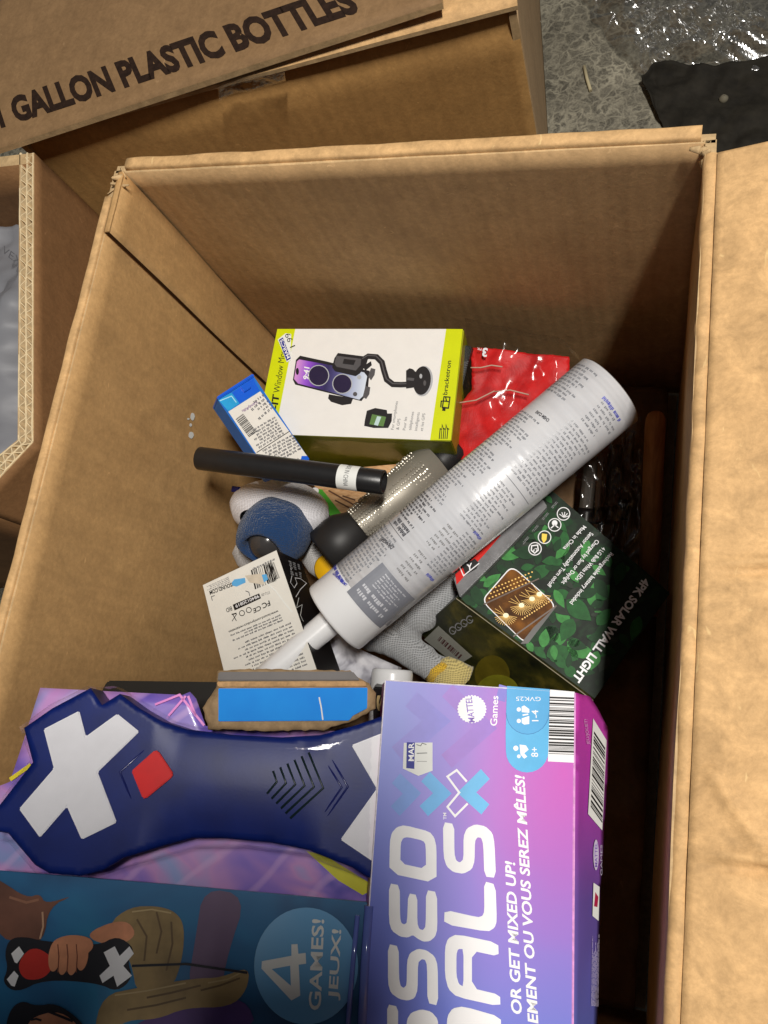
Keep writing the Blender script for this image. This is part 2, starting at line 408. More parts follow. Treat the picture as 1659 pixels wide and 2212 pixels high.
#@@SCENE
# ================================================================== the setting
K1 = kraft('kraft_inner_wall', (0.58, 0.37, 0.18, 1), axis=0, period=0.009, streak=0.06)
K1y = kraft('kraft_side_wall', (0.55, 0.33, 0.138, 1), axis=1, period=0.009, streak=0.04)
KF = kraft('kraft_flap', (0.68, 0.425, 0.195, 1), axis=1, period=0.012, streak=0.06, mott=0.27)
KE = kraft('kraft_cut_edge', (0.60, 0.42, 0.22, 1), mott=0.3)
KD = kraft('kraft_brown', (0.52, 0.29, 0.10, 1), axis=0, period=0.010, streak=0.05)
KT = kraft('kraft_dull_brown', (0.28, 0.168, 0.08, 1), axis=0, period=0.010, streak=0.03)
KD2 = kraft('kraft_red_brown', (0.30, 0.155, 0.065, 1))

def make_floor():
    t = NT('speckled_concrete'); v = t.coord()
    vd = t.mix(0.022, v, t.n('ShaderNodeTexNoise', {'Vector': v, 'Scale': 60.0, 'Detail': 3.0}).outputs['Color'])
    vo = t.n('ShaderNodeTexVoronoi', {'Vector': vd, 'Scale': 100.0}, feature='DISTANCE_TO_EDGE'); vo2 = t.n('ShaderNodeTexVoronoi', {'Vector': vd, 'Scale': 100.0})
    vs_ = t.n('ShaderNodeTexVoronoi', {'Vector': vd, 'Scale': 230.0}, feature='DISTANCE_TO_EDGE')
    base = t.ramp(t.noise(26, 5, 0.65, v), [(0.3, S(88, 84, 72)), (0.7, S(124, 118, 102))])
    stone = t.ramp(vo2.outputs['Color'], [(0.2, S(70, 68, 60)), (0.8, S(108, 104, 92))])
    edge = t.ramp(vo.outputs['Distance'], [(0.02, (1, 1, 1, 1)), (0.16, (0, 0, 0, 1))]); edge2 = t.ramp(vs_.outputs['Distance'], [(0.02, (0.6, 0.6, 0.6, 1)), (0.14, (0, 0, 0, 1))])
    c = t.mix(t.math('MULTIPLY', edge, t.math('MULTIPLY_ADD', t.noise(40, 3, 0.6, v), 1.6, -0.35)), t.mix(0.6, base, stone), S(172, 166, 146))
    c = t.mix(t.math('MULTIPLY', edge2, 0.5), c, S(160, 154, 136))
    c = t.mix(0.5, c, t.ramp(t.noise(500, 3, 0.7, v), [(0.3, (0.5, 0.5, 0.5, 1)), (0.7, (1.3, 1.3, 1.3, 1))]), 'MULTIPLY')
    c = t.mix(0.7, c, t.ramp(t.noise(11, 5, 0.65, v), [(0.3, (0.5, 0.49, 0.47, 1)), (0.6, (1.1, 1.1, 1.1, 1))]), 'MULTIPLY')
    t.set(t.b, 'Base Color', c); t.set(t.b, 'Normal', t.bump(t.math('ADD', vo.outputs['Distance'], t.noise(220, 4, 0.7, v)), 0.4, 0.002))
    t.b.inputs['Roughness'].default_value = 0.6
    o = mobj('floor', [(-4, -4, 0), (4, -4, 0), (4, 4, 0), (-4, 4, 0)], [(0, 1, 2, 3)], t.m); tag(o, 'speckled grey concrete floor under the cartons', 'floor', kind='structure')
make_floor()

# ---- the open carton that holds everything
XL, XR, YBL, YBR, YF, ZR = -0.325, 0.0135, 0.297, 0.2795, -0.175, 0.30
yb = lambda x: YBL + (YBR - YBL) * (x - XL) / (XR - XL)
main = thing('open_carton', 'tall open brown carton filled with mixed boxed goods and a caulk cartridge', 'carton', ((XL + XR) / 2, 0.06, 0))
T = 0.005; Z0 = 0.005
def crease(u, v, p): return Vector((0, 0, 0))
slab('back_wall', [(XL - .004, YBL, Z0), (XR + .0045, YBR, Z0), (XR + .0045, YBR, ZR - .003), (XL - .004, YBL, ZR - .003)], (0.0002, T, 0), K1, main, (40, 20), 0.0012, 9, 1.0, edge_mat=KE)
slab('side_wall', [(XL, YF, Z0), (XL, YBL + .002, Z0), (XL, YBL + .002, ZR - .003), (XL, YF, ZR - .003)], (-T, 0, 0), K1y, main, (40, 20), 0.0009, 8, 2.0, edge_mat=KE)
slab('side_wall', [(XR, YF, Z0), (XR, YBR + .002, Z0), (XR, YBR + .002, ZR - .003), (XR, YF, ZR - .003)], (T, 0, 0), K1y, main, (40, 20), 0.002, 8, 3.0, edge_mat=KE)
slab('front_wall', [(XL, YF, Z0), (XR, YF, Z0), (XR, YF, ZR - .003), (XL, YF, ZR - .003)], (0, -T, 0), K1, main, (20, 10), 0.001, 8, 4.0, edge_mat=KE)
slab('bottom', [(XL + .001, YF + .001, 0.0005), (XR - .001, YF + .001, .0005), (XR - .001, YBR - .002, .0005), (XL + .001, YBL - .002, .0005)], (0, 0, .0035), K1, main, (6, 6))
# glued overlap inside the left wall
slab('glue_tab', [(XL + .0012, YBL - .0015, .008), (XL + .0012, 0.2535, .008), (XL + .0012, 0.2535, ZR - .0015), (XL + .0012, YBL - .0015, ZR - .0015)], (0.0030, 0, 0), K1y, main, (6, 24), 0.0012, 9, 5.0, edge_mat=plain('tab_edge_shade', S(70, 50, 32), 0.9, 0.1, mottle=0.3))  # tab edge coloured dark to draw its shadow line
slab('tab_top', [(XL + .0002, 0.2537, ZR - .0014), (XL + .0043, 0.2537, ZR - .0014), (XL + .0043, YBL - .001, ZR - .0014), (XL + .0002, YBL - .001, ZR - .0014)], (0, 0, .0008), K1y, main, (3, 12), .0004, 60, 3.0)
# folded-over flaps: rounded fold along the rim, then the flap down the outside
def rolled_flap(name, a, b, out, drop, splay, mat, seed, lenn=60, rad=0.0040):
    a, b, out = Vector(a), Vector(b), Vector(out).normalized(); V = []; F = []; prof = []
    for k in range(9):
        t = math.pi * k / 8; ct, st_ = math.cos(t), math.sin(t); prof.append((rad - rad * math.copysign(abs(ct) ** .6, ct), rad * .8 * st_ ** .6))
    prof = [(0.0004, -0.012)] + prof + [(2 * rad + splay * f, -drop * f) for f in (0.04, 0.3, 0.6, 1.0)] + [(2 * rad + splay - .004, -drop), (2 * rad - .0038 + splay * .3, -drop * .3), (rad + .001, -0.006)]
    m = len(prof)
    for i in range(lenn + 1):
        p = a + (b - a) * (i / lenn)
        wz = noise.noise(Vector((i * .35, seed, 0))) * 0.0007; wo = noise.noise(Vector((i * .22, seed, 5))) * 0.0006
        for (o_, z_) in prof: V.append(p + out * (o_ + wo * (1 if o_ > rad else .4)) + Vector((0, 0, z_ + wz)))
    for i in range(lenn):
        for k in range(m): k2 = (k + 1) % m; F.append((i * m + k, i * m + k2, (i + 1) * m + k2, (i + 1) * m + k))
    F.append(tuple(range(m - 1, -1, -1))); F.append(tuple(range(lenn * m, (lenn + 1) * m)))
    o = mobj(name, V, F, mat, main)
    for p_ in o.data.polygons: p_.use_smooth = len(p_.vertices) == 4
    return o
rolled_flap('back_flap', (XL + .004, yb(XL + .004) + .0014, ZR - .003), (XR - .002, YBR + .0014, ZR - .003), (0.05, 1, 0), 0.15, 0.012, KF, 3.0)
rolled_flap('side_flap', (XL - .0012, 0.279, ZR - .003), (XL - .0012, YF, ZR - .003), (-1, 0, 0), 0.16, 0.008, KF, 8.0, rad=0.0027)
# the flap folded outwards on the other side, nearly level
def flapfn(u, v, p):
    y = p.y; z = 0.0
    for yc, wd, h in ((0.076, .0022, .0022), (0.0725, .0018, -.0020), (-0.035, .0025, .0024), (-.039, .002, -.0024)):
        z += h * math.exp(-((y - yc - (p.x - .04) * .1) / wd) ** 2) * min(1, u * 6)
    for x0, y0, x1, y1, h in ((.03, -.012, .055, -.045, .0026),):
        d = Vector((x1 - x0, y1 - y0)); q = Vector((p.x - x0, p.y - y0)); t = q.dot(d) / d.dot(d)
        if -.2 < t < 1.2: z += h * math.exp(-((q - d * t).length / .002) ** 2)
    return Vector((0, 0, z + 0.006 * noise.noise(Vector((p.x * 9, y * 7, 2))) * u))
slab('open_flap', [(XR + .0055, YF, ZR - .001), (0.17, YF + .006, ZR + .018), (0.17, 0.280, ZR + .022), (XR + .0055, 0.2725, ZR - .001)], (0, 0, -.0042), KF, main, (50, 300), 0, fn=flapfn, edge_mat=KE)
V = []; F = []; n = 90
for i in range(n + 1):
    y = YF + (0.2735 - YF) * i / n
    for k in range(7):
        t = math.pi * k / 6; r = 0.0036 + 0.0006 * noise.noise(Vector((i * .3, k * .2, 0)))
        V.append((XR + .0032 - r * math.cos(t) * 1.05, y, ZR - .005 + r * math.sin(t) + .0005 * noise.noise(Vector((i * .21, 3, 0)))))
for i in range(n):
    for k in range(6): a = i * 7 + k; F.append((a, a + 1, a + 8, a + 7))
mobj('fold_ridge', V, F, KF, main, smooth=True)
# torn, feathered corners
def fray(o, n, size, seed):
    rnd = random.Random(seed); V = []; F = []
    for i in range(n):
        c = Vector(o) + Vector((rnd.uniform(-1, 1), rnd.uniform(-1, 1), rnd.uniform(-.6, .6))) * size * .6
        d = Vector((rnd.uniform(-1, 1), rnd.uniform(-1, 1), rnd.uniform(-.2, 1))).normalized(); e = d.orthogonal().normalized(); k = len(V); L = size * rnd.uniform(.5, 1.2); W = size * rnd.uniform(.15, .4)
        for j in range(4):
            p = c + d * L * j / 3 + Vector((0, 0, 1)) * noise.noise(Vector((i, j, seed))) * size * .4; q = e * W * (1 - j * .2); V += [p + q, p - q, p + q * .8 + d.cross(e) * size * .09, p - q * .8 + d.cross(e) * size * .09]
        for j in range(3):
            a = k + j * 4; F += [(a, a + 1, a + 5, a + 4), (a + 2, a + 6, a + 7, a + 3), (a, a + 4, a + 6, a + 2), (a + 1, a + 3, a + 7, a + 5)]
        F += [(k, k + 2, k + 3, k + 1), (k + 12, k + 13, k + 15, k + 14)]
    mobj('torn_corner', V, F, KE, main, smooth=True)
fray((XL + .001, 0.290, ZR - .003), 9, .0062, 4); fray((XR + .001, YBR - .003, ZR - .004), 8, .0055, 9)

# scuffs where paper has come off the left wall
sc = Panel((XL + .002, 0.16, 0.2), (0, -1, 0), (0, 0, 1))
for (x, y, rx, ry) in ((418, 900, 5, 9), (414, 918, 3, 4), (415, 940, 6, 8), (409, 905, 3, 2)): sc.ellipse((x, y), rx, ry, LABELW, 12, n=9, star=1)
sc.build('paper_scuff', main)

# ---- carton behind, printed top flap
GZ = 0.25
g0, g1 = P(40, 312, GZ), P(1115, 32, GZ); gd = (g1 - g0); gl = gd.length; gd.normalize(); gn = Vector((gd.y, -gd.x, 0))     # gn: outward, towards the open carton
gal = thing('bottle_carton', 'brown carton behind the open one, its top flap printed in black capitals', 'carton', ((g0 + g1) / 2 - gn * .15)[:2] + (0,))
D = 0.30
slab('front_wall', [(g0.x, g0.y, 0.001), (g1.x, g1.y, .001), tuple(g1), tuple(g0)], tuple(-gn * .005), KD, gal, (50, 24), 0.0025, 7, 11.0, edge_mat=KE, fn=lambda u, v, p: -gn * (.006 * max(0, v - .93) / .07))
b1, b0 = g1 - gn * D, g0 - gn * D
kdr = kraft('kraft_pale_side', (0.43, 0.29, 0.16, 1))
slab('side_wall', [(g1.x, g1.y, .001), (b1.x, b1.y, .001), tuple(b1), tuple(g1)], tuple(-gd * .005), kdr, gal, (20, 20), 0.001, 7, 12.0, edge_mat=KE)
slab('side_wall', [(g0.x, g0.y, .001), (b0.x, b0.y, .001), tuple(b0), tuple(g0)], tuple(gd * .005), kdr, gal, (10, 10), edge_mat=KE)
slab('back_wall', [(b0.x, b0.y, .001), (b1.x, b1.y, .001), tuple(b1), tuple(b0)], tuple(gn * .005), kdr, gal, (10, 10), edge_mat=KE)
slab('inner_flap', [tuple(g0 - gn * .004 + Vector((0, 0, .001))), tuple(g1 - gn * .004 - gd * .0055 + Vector((0, 0, .001))), tuple(g1 - gn * .16 - gd * .006 + Vector((0, 0, .001))), tuple(g0 - gn * .16 + Vector((0, 0, .001)))], (0, 0, .004), KF, gal, (40, 10), 0.002, 9, 13.0, edge_mat=KE)
kraftE = KE
f0, f1 = P(-60, 340, GZ + .010), P(955, 6, GZ + .020); fd = (f1 - f0).normalized(); fup = Vector((0, 0, 1)); fb = fup.cross(fd).normalized()
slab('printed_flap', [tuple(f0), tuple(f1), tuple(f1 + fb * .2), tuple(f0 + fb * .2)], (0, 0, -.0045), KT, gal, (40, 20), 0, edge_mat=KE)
slab('middle_flap', [tuple(P(250, 243, GZ + .0075)), tuple(P(1118, 12, GZ + .0075)), tuple(P(1118, 12, GZ + .0075) + fb * .15), tuple(P(250, 243, GZ + .0075) + fb * .15)], (0, 0, -.003), KF, gal, (30, 10), 0.0012, 12, 4.4, edge_mat=KE)
gp = Panel(f0, f1 - f0, fb); 
brown_ink = plain('worn_black_print', S(44, 30, 22), 0.7, 0.2, mottle=0.35, nscale=260)
gp.text('1 GALLON PLASTIC BOTTLES', (2, 274), (778, 22), (-14, 224), brown_ink, 4, bold=0.048)
gp.build('printed_lettering', gal)
film = clear_film('packing_tape_film', gloss=0.6, rough=0.12, bump=0.8, bscale=70)
tp = [P(470, 190, GZ + .014), P(615, 150, GZ + .014), P(618, 172, GZ - .001), P(475, 212, GZ - .001)]
slab('tape_strip', [tuple(p) for p in tp], tuple(gn * .0003), film, gal, (30, 14), 0.004, 60, 2.2)

# ---- heavy double-wall carton on the left with a bag in it
LZ = 0.262
e0, e1 = P(64, 330, LZ), P(62, 950, LZ); e2 = P(-60, 1090, LZ)
wl = thing('double_wall_carton', 'thick double-wall corrugated carton standing against the open carton, bag inside', 'carton', (e0.x - .15, (e0.y + e1.y) / 2, 0))
o0, o1 = P(74, 330, LZ), P(73, 955, LZ); i0, i1 = P(42, 330, LZ), P(38, 950, LZ); o2, i2 = P(-60, 1098, LZ), P(-60, 1030, LZ)
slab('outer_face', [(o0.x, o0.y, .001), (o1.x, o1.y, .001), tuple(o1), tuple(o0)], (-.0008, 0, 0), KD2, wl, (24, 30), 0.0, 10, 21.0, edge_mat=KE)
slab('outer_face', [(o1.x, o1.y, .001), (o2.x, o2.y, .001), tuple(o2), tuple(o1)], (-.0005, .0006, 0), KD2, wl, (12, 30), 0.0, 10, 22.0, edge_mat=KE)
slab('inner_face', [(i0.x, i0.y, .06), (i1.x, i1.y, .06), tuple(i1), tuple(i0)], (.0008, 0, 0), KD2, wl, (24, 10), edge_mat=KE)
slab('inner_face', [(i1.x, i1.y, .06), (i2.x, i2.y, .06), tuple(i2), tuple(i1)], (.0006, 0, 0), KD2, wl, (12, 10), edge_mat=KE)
kfl = plain('flute_paper', S(228, 206, 166), 0.85, 0.15, mottle=0.15, nscale=300)
def ribbon(name, pts, depth, th, mat, parent):
    V = []; F = []
    for i, p in enumerate(pts):
        d = (pts[min(i + 1, len(pts) - 1)] - pts[max(i - 1, 0)]); s_ = Vector((-d.y, d.x, 0)).normalized() * th / 2
        V += [p + s_, p - s_, p - s_ - Vector((0, 0, depth)), p + s_ - Vector((0, 0, depth))]
    for i in range(len(pts) - 1):
        for k in range(4): a, b = i * 4 + k, i * 4 + (k + 1) % 4; F.append((a, b, b + 4, a + 4))
    F += [(3, 2, 1, 0), (len(V) - 4, len(V) - 3, len(V) - 2, len(V) - 1)]
    return mobj(name, V, F, mat, parent)
def rim(a_o, b_o, a_i, b_i, n, first):
    L = lambda f, t: (a_i + (a_o - a_i) * f) * (1 - t) + (b_i + (b_o - b_i) * f) * t
    wv = lambda f, t: L(f, t) + Vector((noise.noise(Vector((t * 11, f * 3, first))) * .0006, 0, noise.noise(Vector((t * 7, f * 3, 9 + first))) * .0006))
    for f in (0.06, 0.50, 0.91): ribbon('liner', [wv(f, i / 120) for i in range(121)], .02, .0011, kfl, wl)
    for lo_, hi_, ph, m in ((0.08, 0.48, 0.0, n), (0.52, 0.89, 0.4, int(n * 1.18))):
        pts = []
        for i in range(m * 6 + 1):
            t = i / (m * 6); s_ = 0.5 - 0.5 * math.cos(2 * math.pi * (t * m + ph)); s_ = s_ + .12 * noise.noise(Vector((i * .5, ph, first))); pts.append(wv(lo_ + (hi_ - lo_) * max(0, min(1, s_)), t))
        ribbon('flute', pts, .02, .0006, kfl, wl)
rim(o0, o1, i0, i1, 20, 0); rim(o1, o2, i1, i2, 6, 3)
# its other walls
w3, w4, w5 = Vector((-.70, o2.y - .03, LZ)), Vector((-.70, o0.y, LZ)), Vector((o0.x, o0.y, LZ))
for a, b, inw in ((o2, w3, Vector((0, .009, 0))), (w3, w4, Vector((.009, 0, 0))), (w4, w5 - Vector((.002, 0, 0)), Vector((0, -.009, 0)))):
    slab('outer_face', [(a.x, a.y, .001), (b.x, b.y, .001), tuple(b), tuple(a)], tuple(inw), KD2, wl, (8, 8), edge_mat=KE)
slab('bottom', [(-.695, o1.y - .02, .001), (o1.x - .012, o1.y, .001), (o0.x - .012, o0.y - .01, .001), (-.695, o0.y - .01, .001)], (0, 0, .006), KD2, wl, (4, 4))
# bag inside it
bagm = plain('grey_polybag', S(128, 129, 134), 0.5, 0.35, mottle=0.08, nscale=30)
bag = thing('plastic_bag', 'crumpled silvery plastic bag inside the double-wall carton', 'bag', (-.52, .2, .1))
V = []; F = []; nx, ny = 40, 70
for j in range(ny + 1):
    for i in range(nx + 1):
        y0_ = max(o2.y + .012, o1.y + .012 - max(0, (o1.x - (-.685 + .26 * i / nx))) * .9); x = -.685 + .26 * i / nx; y = y0_ + (o0.y - .012 - y0_) * j / ny; x = min(x, i0.x + (i1.x - i0.x) * (i0.y - y) / (i0.y - i1.y) - .004 - (nx - i) * .0001)
        q = Vector((x * 14, y * 11, 3)); h = .205 + .022 * noise.noise(q) + .012 * abs(noise.noise(q * 2.3)) + .004 * noise.noise(q * 7)
        V.append((x, y, h - .05 * max(0, (i / nx - .8) / .2) ** 2))
for j in range(ny):
    for i in range(nx): a = j * (nx + 1) + i; F.append((a, a + 1, a + nx + 2, a + nx + 1))
k = len(V); V += [(x, y, .08) for x, y, z in V[:]]
for (ring) in (list(range(nx + 1)) + [j * (nx + 1) + nx for j in range(1, ny + 1)] + [ny * (nx + 1) + i for i in range(nx - 1, -1, -1)] + [j * (nx + 1) for j in range(ny - 1, 0, -1)],):
    for a, b in zip(ring, ring[1:] + ring[:1]): F.append((b, a, a + k, b + k))
mobj('bag_body', V, F, bagm, bag, smooth=True)
bp_ = Panel((-.5, .2, .226), (1, 0, 0), (0, 1, 0)); bp_.text('VEX', (4, 545), (44, 576), (10, 530), INKG, 8); bp_.build('printed_mark', bag)
# ================================================================== goods in the carton
def face(px, zs):
    a, b, c = (P(*p, z) for p, z in zip(px[:3], zs)); n = (b - a).cross(c - a)
    ex = (b - a).normalized(); ey = (c - b); ey = ey - ex * ey.dot(ex)
    if n.z < 0: ey = -ey
    pn = Panel(a, ex, ey); return pn if pn.n.z > 0 else Panel(a, ex, -ey)

# ---- packing paper crumpled over the carton's bottom
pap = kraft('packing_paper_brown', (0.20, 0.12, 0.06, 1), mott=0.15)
V = []; F = []; nx, ny = 70, 90
for j in range(ny + 1):
    for i in range(nx + 1):
        x = XL + .008 + (XR - XL - .016) * i / nx; y = YF + .008 + (YBR - YF - .02) * j / ny
        q = Vector((x * 16, y * 13, 1)); h = .042 + .014 * noise.noise(q) + .012 * abs(noise.noise(q * 1.9 + Vector((3, 1, 0)))) + .003 * noise.noise(q * 6)
        h += .050 * math.exp(-(((x + .008) / .03) ** 2 + ((y - .045) / .05) ** 2)) + .03 * math.exp(-(((x + .0) / .02) ** 2 + ((y + .04) / .03) ** 2))
        V.append((x, y, h))
for j in range(ny):
    for i in range(nx): a = j * (nx + 1) + i; F.append((a, a + 1, a + nx + 2, a + nx + 1))
o = mobj('packing_paper', V, F, pap, smooth=True); tag(o, 'crumpled brown packing paper lying under the goods in the open carton', 'packing paper')
so = o.modifiers.new('thickness', 'SOLIDIFY'); so.thickness = 0.0008

# ---- phone mount box
mt = thing('phone_mount_box', 'white and lime box picturing a phone on a black suction mount', 'product box', P(775, 830, .08))
q4 = X('m', (168, 172), (1525, 175), (1432, 990), (15, 935))
mp = face(q4, (.160, .1495, .152))
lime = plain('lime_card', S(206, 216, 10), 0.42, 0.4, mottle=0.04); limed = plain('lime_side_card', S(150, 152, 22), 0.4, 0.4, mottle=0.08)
mp.prism('carton_body', q4, 0.10, limed, mt)
xm = lambda *p: X('m', *p)
mw = plain('white_coated_card', S(232, 230, 226), 0.4, 0.4, mottle=0.02, coat=0.2)
mp.poly(xm((300, 176), (1395, 176), (1278, 982), (152, 940)), mw, 1)
mp.poly(xm((170, 176), (300, 176), (152, 940), (18, 932)), lime, 1)
mp.poly(xm((1395, 176), (1515, 177), (1428, 985), (1278, 982)), lime, 1)
dkg = plain('print_charcoal', S(38, 36, 38), 0.4, 0.4); mdg = plain('print_grey', S(86, 84, 86), 0.4); lgg = plain('print_pale_grey', S(176, 178, 182), 0.4)
mp.poly(xm((335, 370), (520, 410), (600, 430), (840, 480), (825, 640), (780, 700), (300, 580), (283, 545), (305, 400)), dkg, 2)
t = NT('phone_screen_print'); v = t.coord(); sp = t.n('ShaderNodeSeparateXYZ', {0: v})
su0 = mp.uv(xm((300, 500))); su1 = mp.uv(xm((810, 600)))
ff = t.math('DIVIDE', t.math('SUBTRACT', sp.outputs[0], su0.x), su1.x - su0.x)
t.set(t.b, 'Base Color', t.ramp(ff, [(0.0, S(214, 150, 214)), (0.16, S(150, 84, 210)), (0.32, S(70, 44, 130)), (0.45, S(50, 44, 90)), (0.58, S(80, 76, 130)), (0.75, S(150, 160, 196)), (1.0, S(214, 224, 236))])); t.b.inputs['Roughness'].default_value = .4
mp.poly(xm((330, 398), (560, 440), (800, 492), (822, 520), (795, 660), (765, 690), (320, 572), (292, 540), (312, 412)), t.m, 3)
ringm = plain('print_dark_violet', S(40, 32, 62), 0.4)
for c, r in (((470, 515), 74), ((642, 575), 70)):
    mp.ellipse(xm(c), r * .298, r * .298, ringm, 4)
    mp.stroke([xm((c[0] + r * math.cos(a * .3), c[1] + r * math.sin(a * .3))) for a in range(21)], 2.0, lgg, 5, closed=True)
mp.ellipse(xm((316, 485)), 3.4, 7.5, INK, 5); mp.text('9:41', xm((395, 548)), xm((403, 458)), xm((357, 540)), WHITE, 6, 0.03)
mp.ellipse(xm((765, 527)), 4.6, 4.6, lgg, 6); mp.ellipse(xm((735, 650)), 4.6, 4.6, mdg, 6)
mp.poly(xm((610, 352), (790, 375), (830, 390), (815, 440), (770, 500), (740, 520), (590, 485), (568, 455), (585, 390)), dkg, 6)
mp.poly(xm((600, 372), (780, 395), (775, 440), (740, 480), (600, 452), (585, 430)), mdg, 7); mp.poly(xm((655, 395), (740, 405), (725, 440), (645, 430)), dkg, 8)
mp.poly(xm((545, 650), (720, 680), (705, 720), (640, 730), (560, 705), (538, 680)), dkg, 2); mp.poly(xm((810, 590), (845, 600), (838, 650), (815, 685), (790, 670)), mdg, 4)
mp.poly(xm((850, 460), (882, 468), (876, 510), (850, 550), (830, 520)), mdg, 4); mp.poly(xm((790, 450), (850, 410), (856, 440), (810, 480)), dkg, 4)
arm = [(790, 400), (830, 375), (890, 380), (930, 420), (945, 480), (965, 545), (1010, 580), (1070, 582), (1110, 580)]
mp.stroke([xm(p) for p in arm], 12, dkg, 7); mp.stroke([xm((x - 3, y - 6)) for x, y in arm], 2.5, mdg, 8)
mp.ellipse(xm((1228, 555)), 21, 33, lgg, 4, ang=0.12); mp.ellipse(xm((1220, 552)), 19, 31, dkg, 5, ang=0.12)
mp.ellipse(xm((1212, 520)), 3, 5, lgg, 6); mp.ellipse(xm((1240, 570)), 3, 6, mdg, 6)
mp.poly(xm((1105, 480), (1130, 462), (1155, 470), (1185, 500), (1175, 600), (1105, 610)), dkg, 6); mp.poly(xm((1115, 530), (1165, 535), (1160, 555), (1112, 550)), mdg, 7)
mp.poly(xm((820, 770), (880, 750), (965, 765), (968, 790), (1003, 790), (1000, 845), (975, 895), (870, 895), (800, 880), (805, 840)), dkg, 3)
mp.poly(xm((858, 795), (960, 815), (940, 885), (838, 868)), plain('print_leaf_green', S(96, 130, 74), .4), 4); mp.poly(xm((895, 810), (925, 815), (900, 880), (872, 872)), plain('print_ice_blue', S(190, 214, 214), .4), 5)
for st, a, b, tp_ in (('For smartphones', (1014, 908), (1046, 702), (992, 906)), ('& GPS', (1052, 908), (1064, 828), (1030, 906)), ('Pour les', (1100, 912), (1112, 815), (1078, 910)), ('téléphones', (1142, 912), (1162, 778), (1120, 910)), ('intelligents', (1184, 916), (1204, 782), (1162, 914)), ('et les GPS', (1226, 918), (1244, 790), (1204, 916))):
    mp.text(st, xm(a), xm(b), xm(tp_), INKL, 3, 0.004)
mp.text('-IT', xm((170, 760)), xm((183, 655)), xm((122, 752)), INK, 3, 0.03); mp.text('Window Mou', xm((186, 642)), xm((232, 330)), xm((138, 636)), INK, 3, -0.004)
mp.text('bracketron', xm((1402, 655)), xm((1432, 408)), xm((1368, 652)), INK, 3, 0.01)
for a in (((1390, 665), (1398, 700), (1360, 700), (1356, 745)), ((1385, 700), (1418, 705), (1412, 750), (1378, 745))): mp.stroke([xm(p) for p in a], 2.6, INK, 3)
mp.stroke([xm(p) for p in ((1380, 668), (1423, 672), (1412, 752), (1368, 748))], 2.6, INK, 4, closed=True); mp.poly(xm((1370, 742), (1392, 744), (1390, 772), (1366, 770)), INK, 5)
for i in range(5): mp.stroke([xm((1345 + i * 14, 975)), xm((1352 + i * 14, 900 - (i % 2) * 30)), xm((1362 + i * 14, 905))], 2, INK, 4)
mp.poly(xm((175, 255), (232, 210), (272, 215), (268, 405), (240, 420), (210, 340)), LABELW, 9)
mp.poly(xm((183, 258), (212, 240), (270, 392), (240, 412)), BLUEINK, 10); mp.text("MARC'S", xm((264, 385)), xm((212, 250)), xm((242, 398)), WHITE, 11, 0.02)
mp.text('1 99', xm((302, 300)), xm((262, 205)), xm((262, 318)), INK, 11, -0.005)
mp.build('printed_front', mt)
shr = clear_film('shrink_wrap', gloss=0.06, rough=0.12, bump=0.35, bscale=40, edge=.12)
fv = [q4[3], q4[2]]; a, b = mp.at(q4[3], .0012), mp.at(q4[2], .0012); dn = -mp.n * .07; ou = -Vector((0, .0012, 0))
slab('shrink_wrap', [tuple(a + ou), tuple(b + ou), tuple(b + ou + dn), tuple(a + ou + dn)], (0, -.0002, 0), shr, mt, (24, 12), .0018, 40, 4)

# ---- candy box
cb = thing('candy_box', 'slim white and blue flip-top candy box leaning by the lime box', 'candy box', P(560, 900, .1))
xy = lambda *p: X('y', *p)
cq = xy((235, 530), (690, 240), (1405, 1310), (905, 1500))
cp = face(cq, (.200, .186, .158))
bl = plain('candy_blue', S(14, 92, 214), 0.3, 0.5, mottle=0.05, coat=0.2); cyan = plain('candy_cyan', S(30, 150, 206), 0.35, 0.5, mottle=0.2, nscale=60)
cp.prism('carton_body', cq, 0.020, plain('candy_side_blue', S(20, 110, 200), .4), cb, bevel=.0006)
cw = plain('candy_white', S(224, 220, 212), 0.4, 0.4, mottle=0.04)
cp.poly(xy((380, 705), (780, 450), (1398, 1302), (900, 1490)), cw, 1)
cp.poly(xy((240, 540), (420, 470), (520, 600), (380, 700)), cyan, 1); cp.stroke(xy((270, 570), (420, 510), (480, 590)), 2, plain('candy_sky', S(170, 220, 236), .4), 2)
cp.poly(xy((430, 465), (690, 280), (772, 440), (520, 605)), bl, 1)
cp.text('CandyRific', xy((735, 575)), xy((545, 690)), xy((752, 605)), plain('plum_ink', S(110, 60, 130), .5), 3, 0.01)
cp.bars(xy((470, 800)), xy((640, 1030)), xy((565, 730)), INK, 2, n=22)
cp.words(xy((1080, 990)), xy((760, 1180)), xy((960, 760)), 7, INKG, 2, .55, .2, seed=4); cp.words(xy((960, 660)), xy((760, 830)), xy((810, 470)), 5, INKG, 2, .5, .5, seed=8)
cp.stroke(xy((1150, 950), (735, 1220)), 1.6, INK, 2); cp.words(xy((1300, 1180)), xy((900, 1400)), xy((1180, 980)), 6, INKG, 2, .55, .25, seed=5)
cp.text('Facts', xy((1255, 1290)), xy((1165, 1345)), xy((1280, 1328)), INK, 3, .03); cp.poly(xy((1300, 1262), (1370, 1262), (1398, 1302), (1280, 1345)), bl, 2)
cp.build('printed_front', cb)
lq = xy((228, 528), (685, 232), (705, 268), (250, 562)); cp.prism('flip_lid', lq, .021, bl, cb, bevel=.0006, top=.0016)
cp.prism('lid_tab', xy((525, 400), (600, 345), (655, 375), (660, 415), (575, 470), (555, 440)), .002, bl, cb, bevel=.0004, top=.0018)

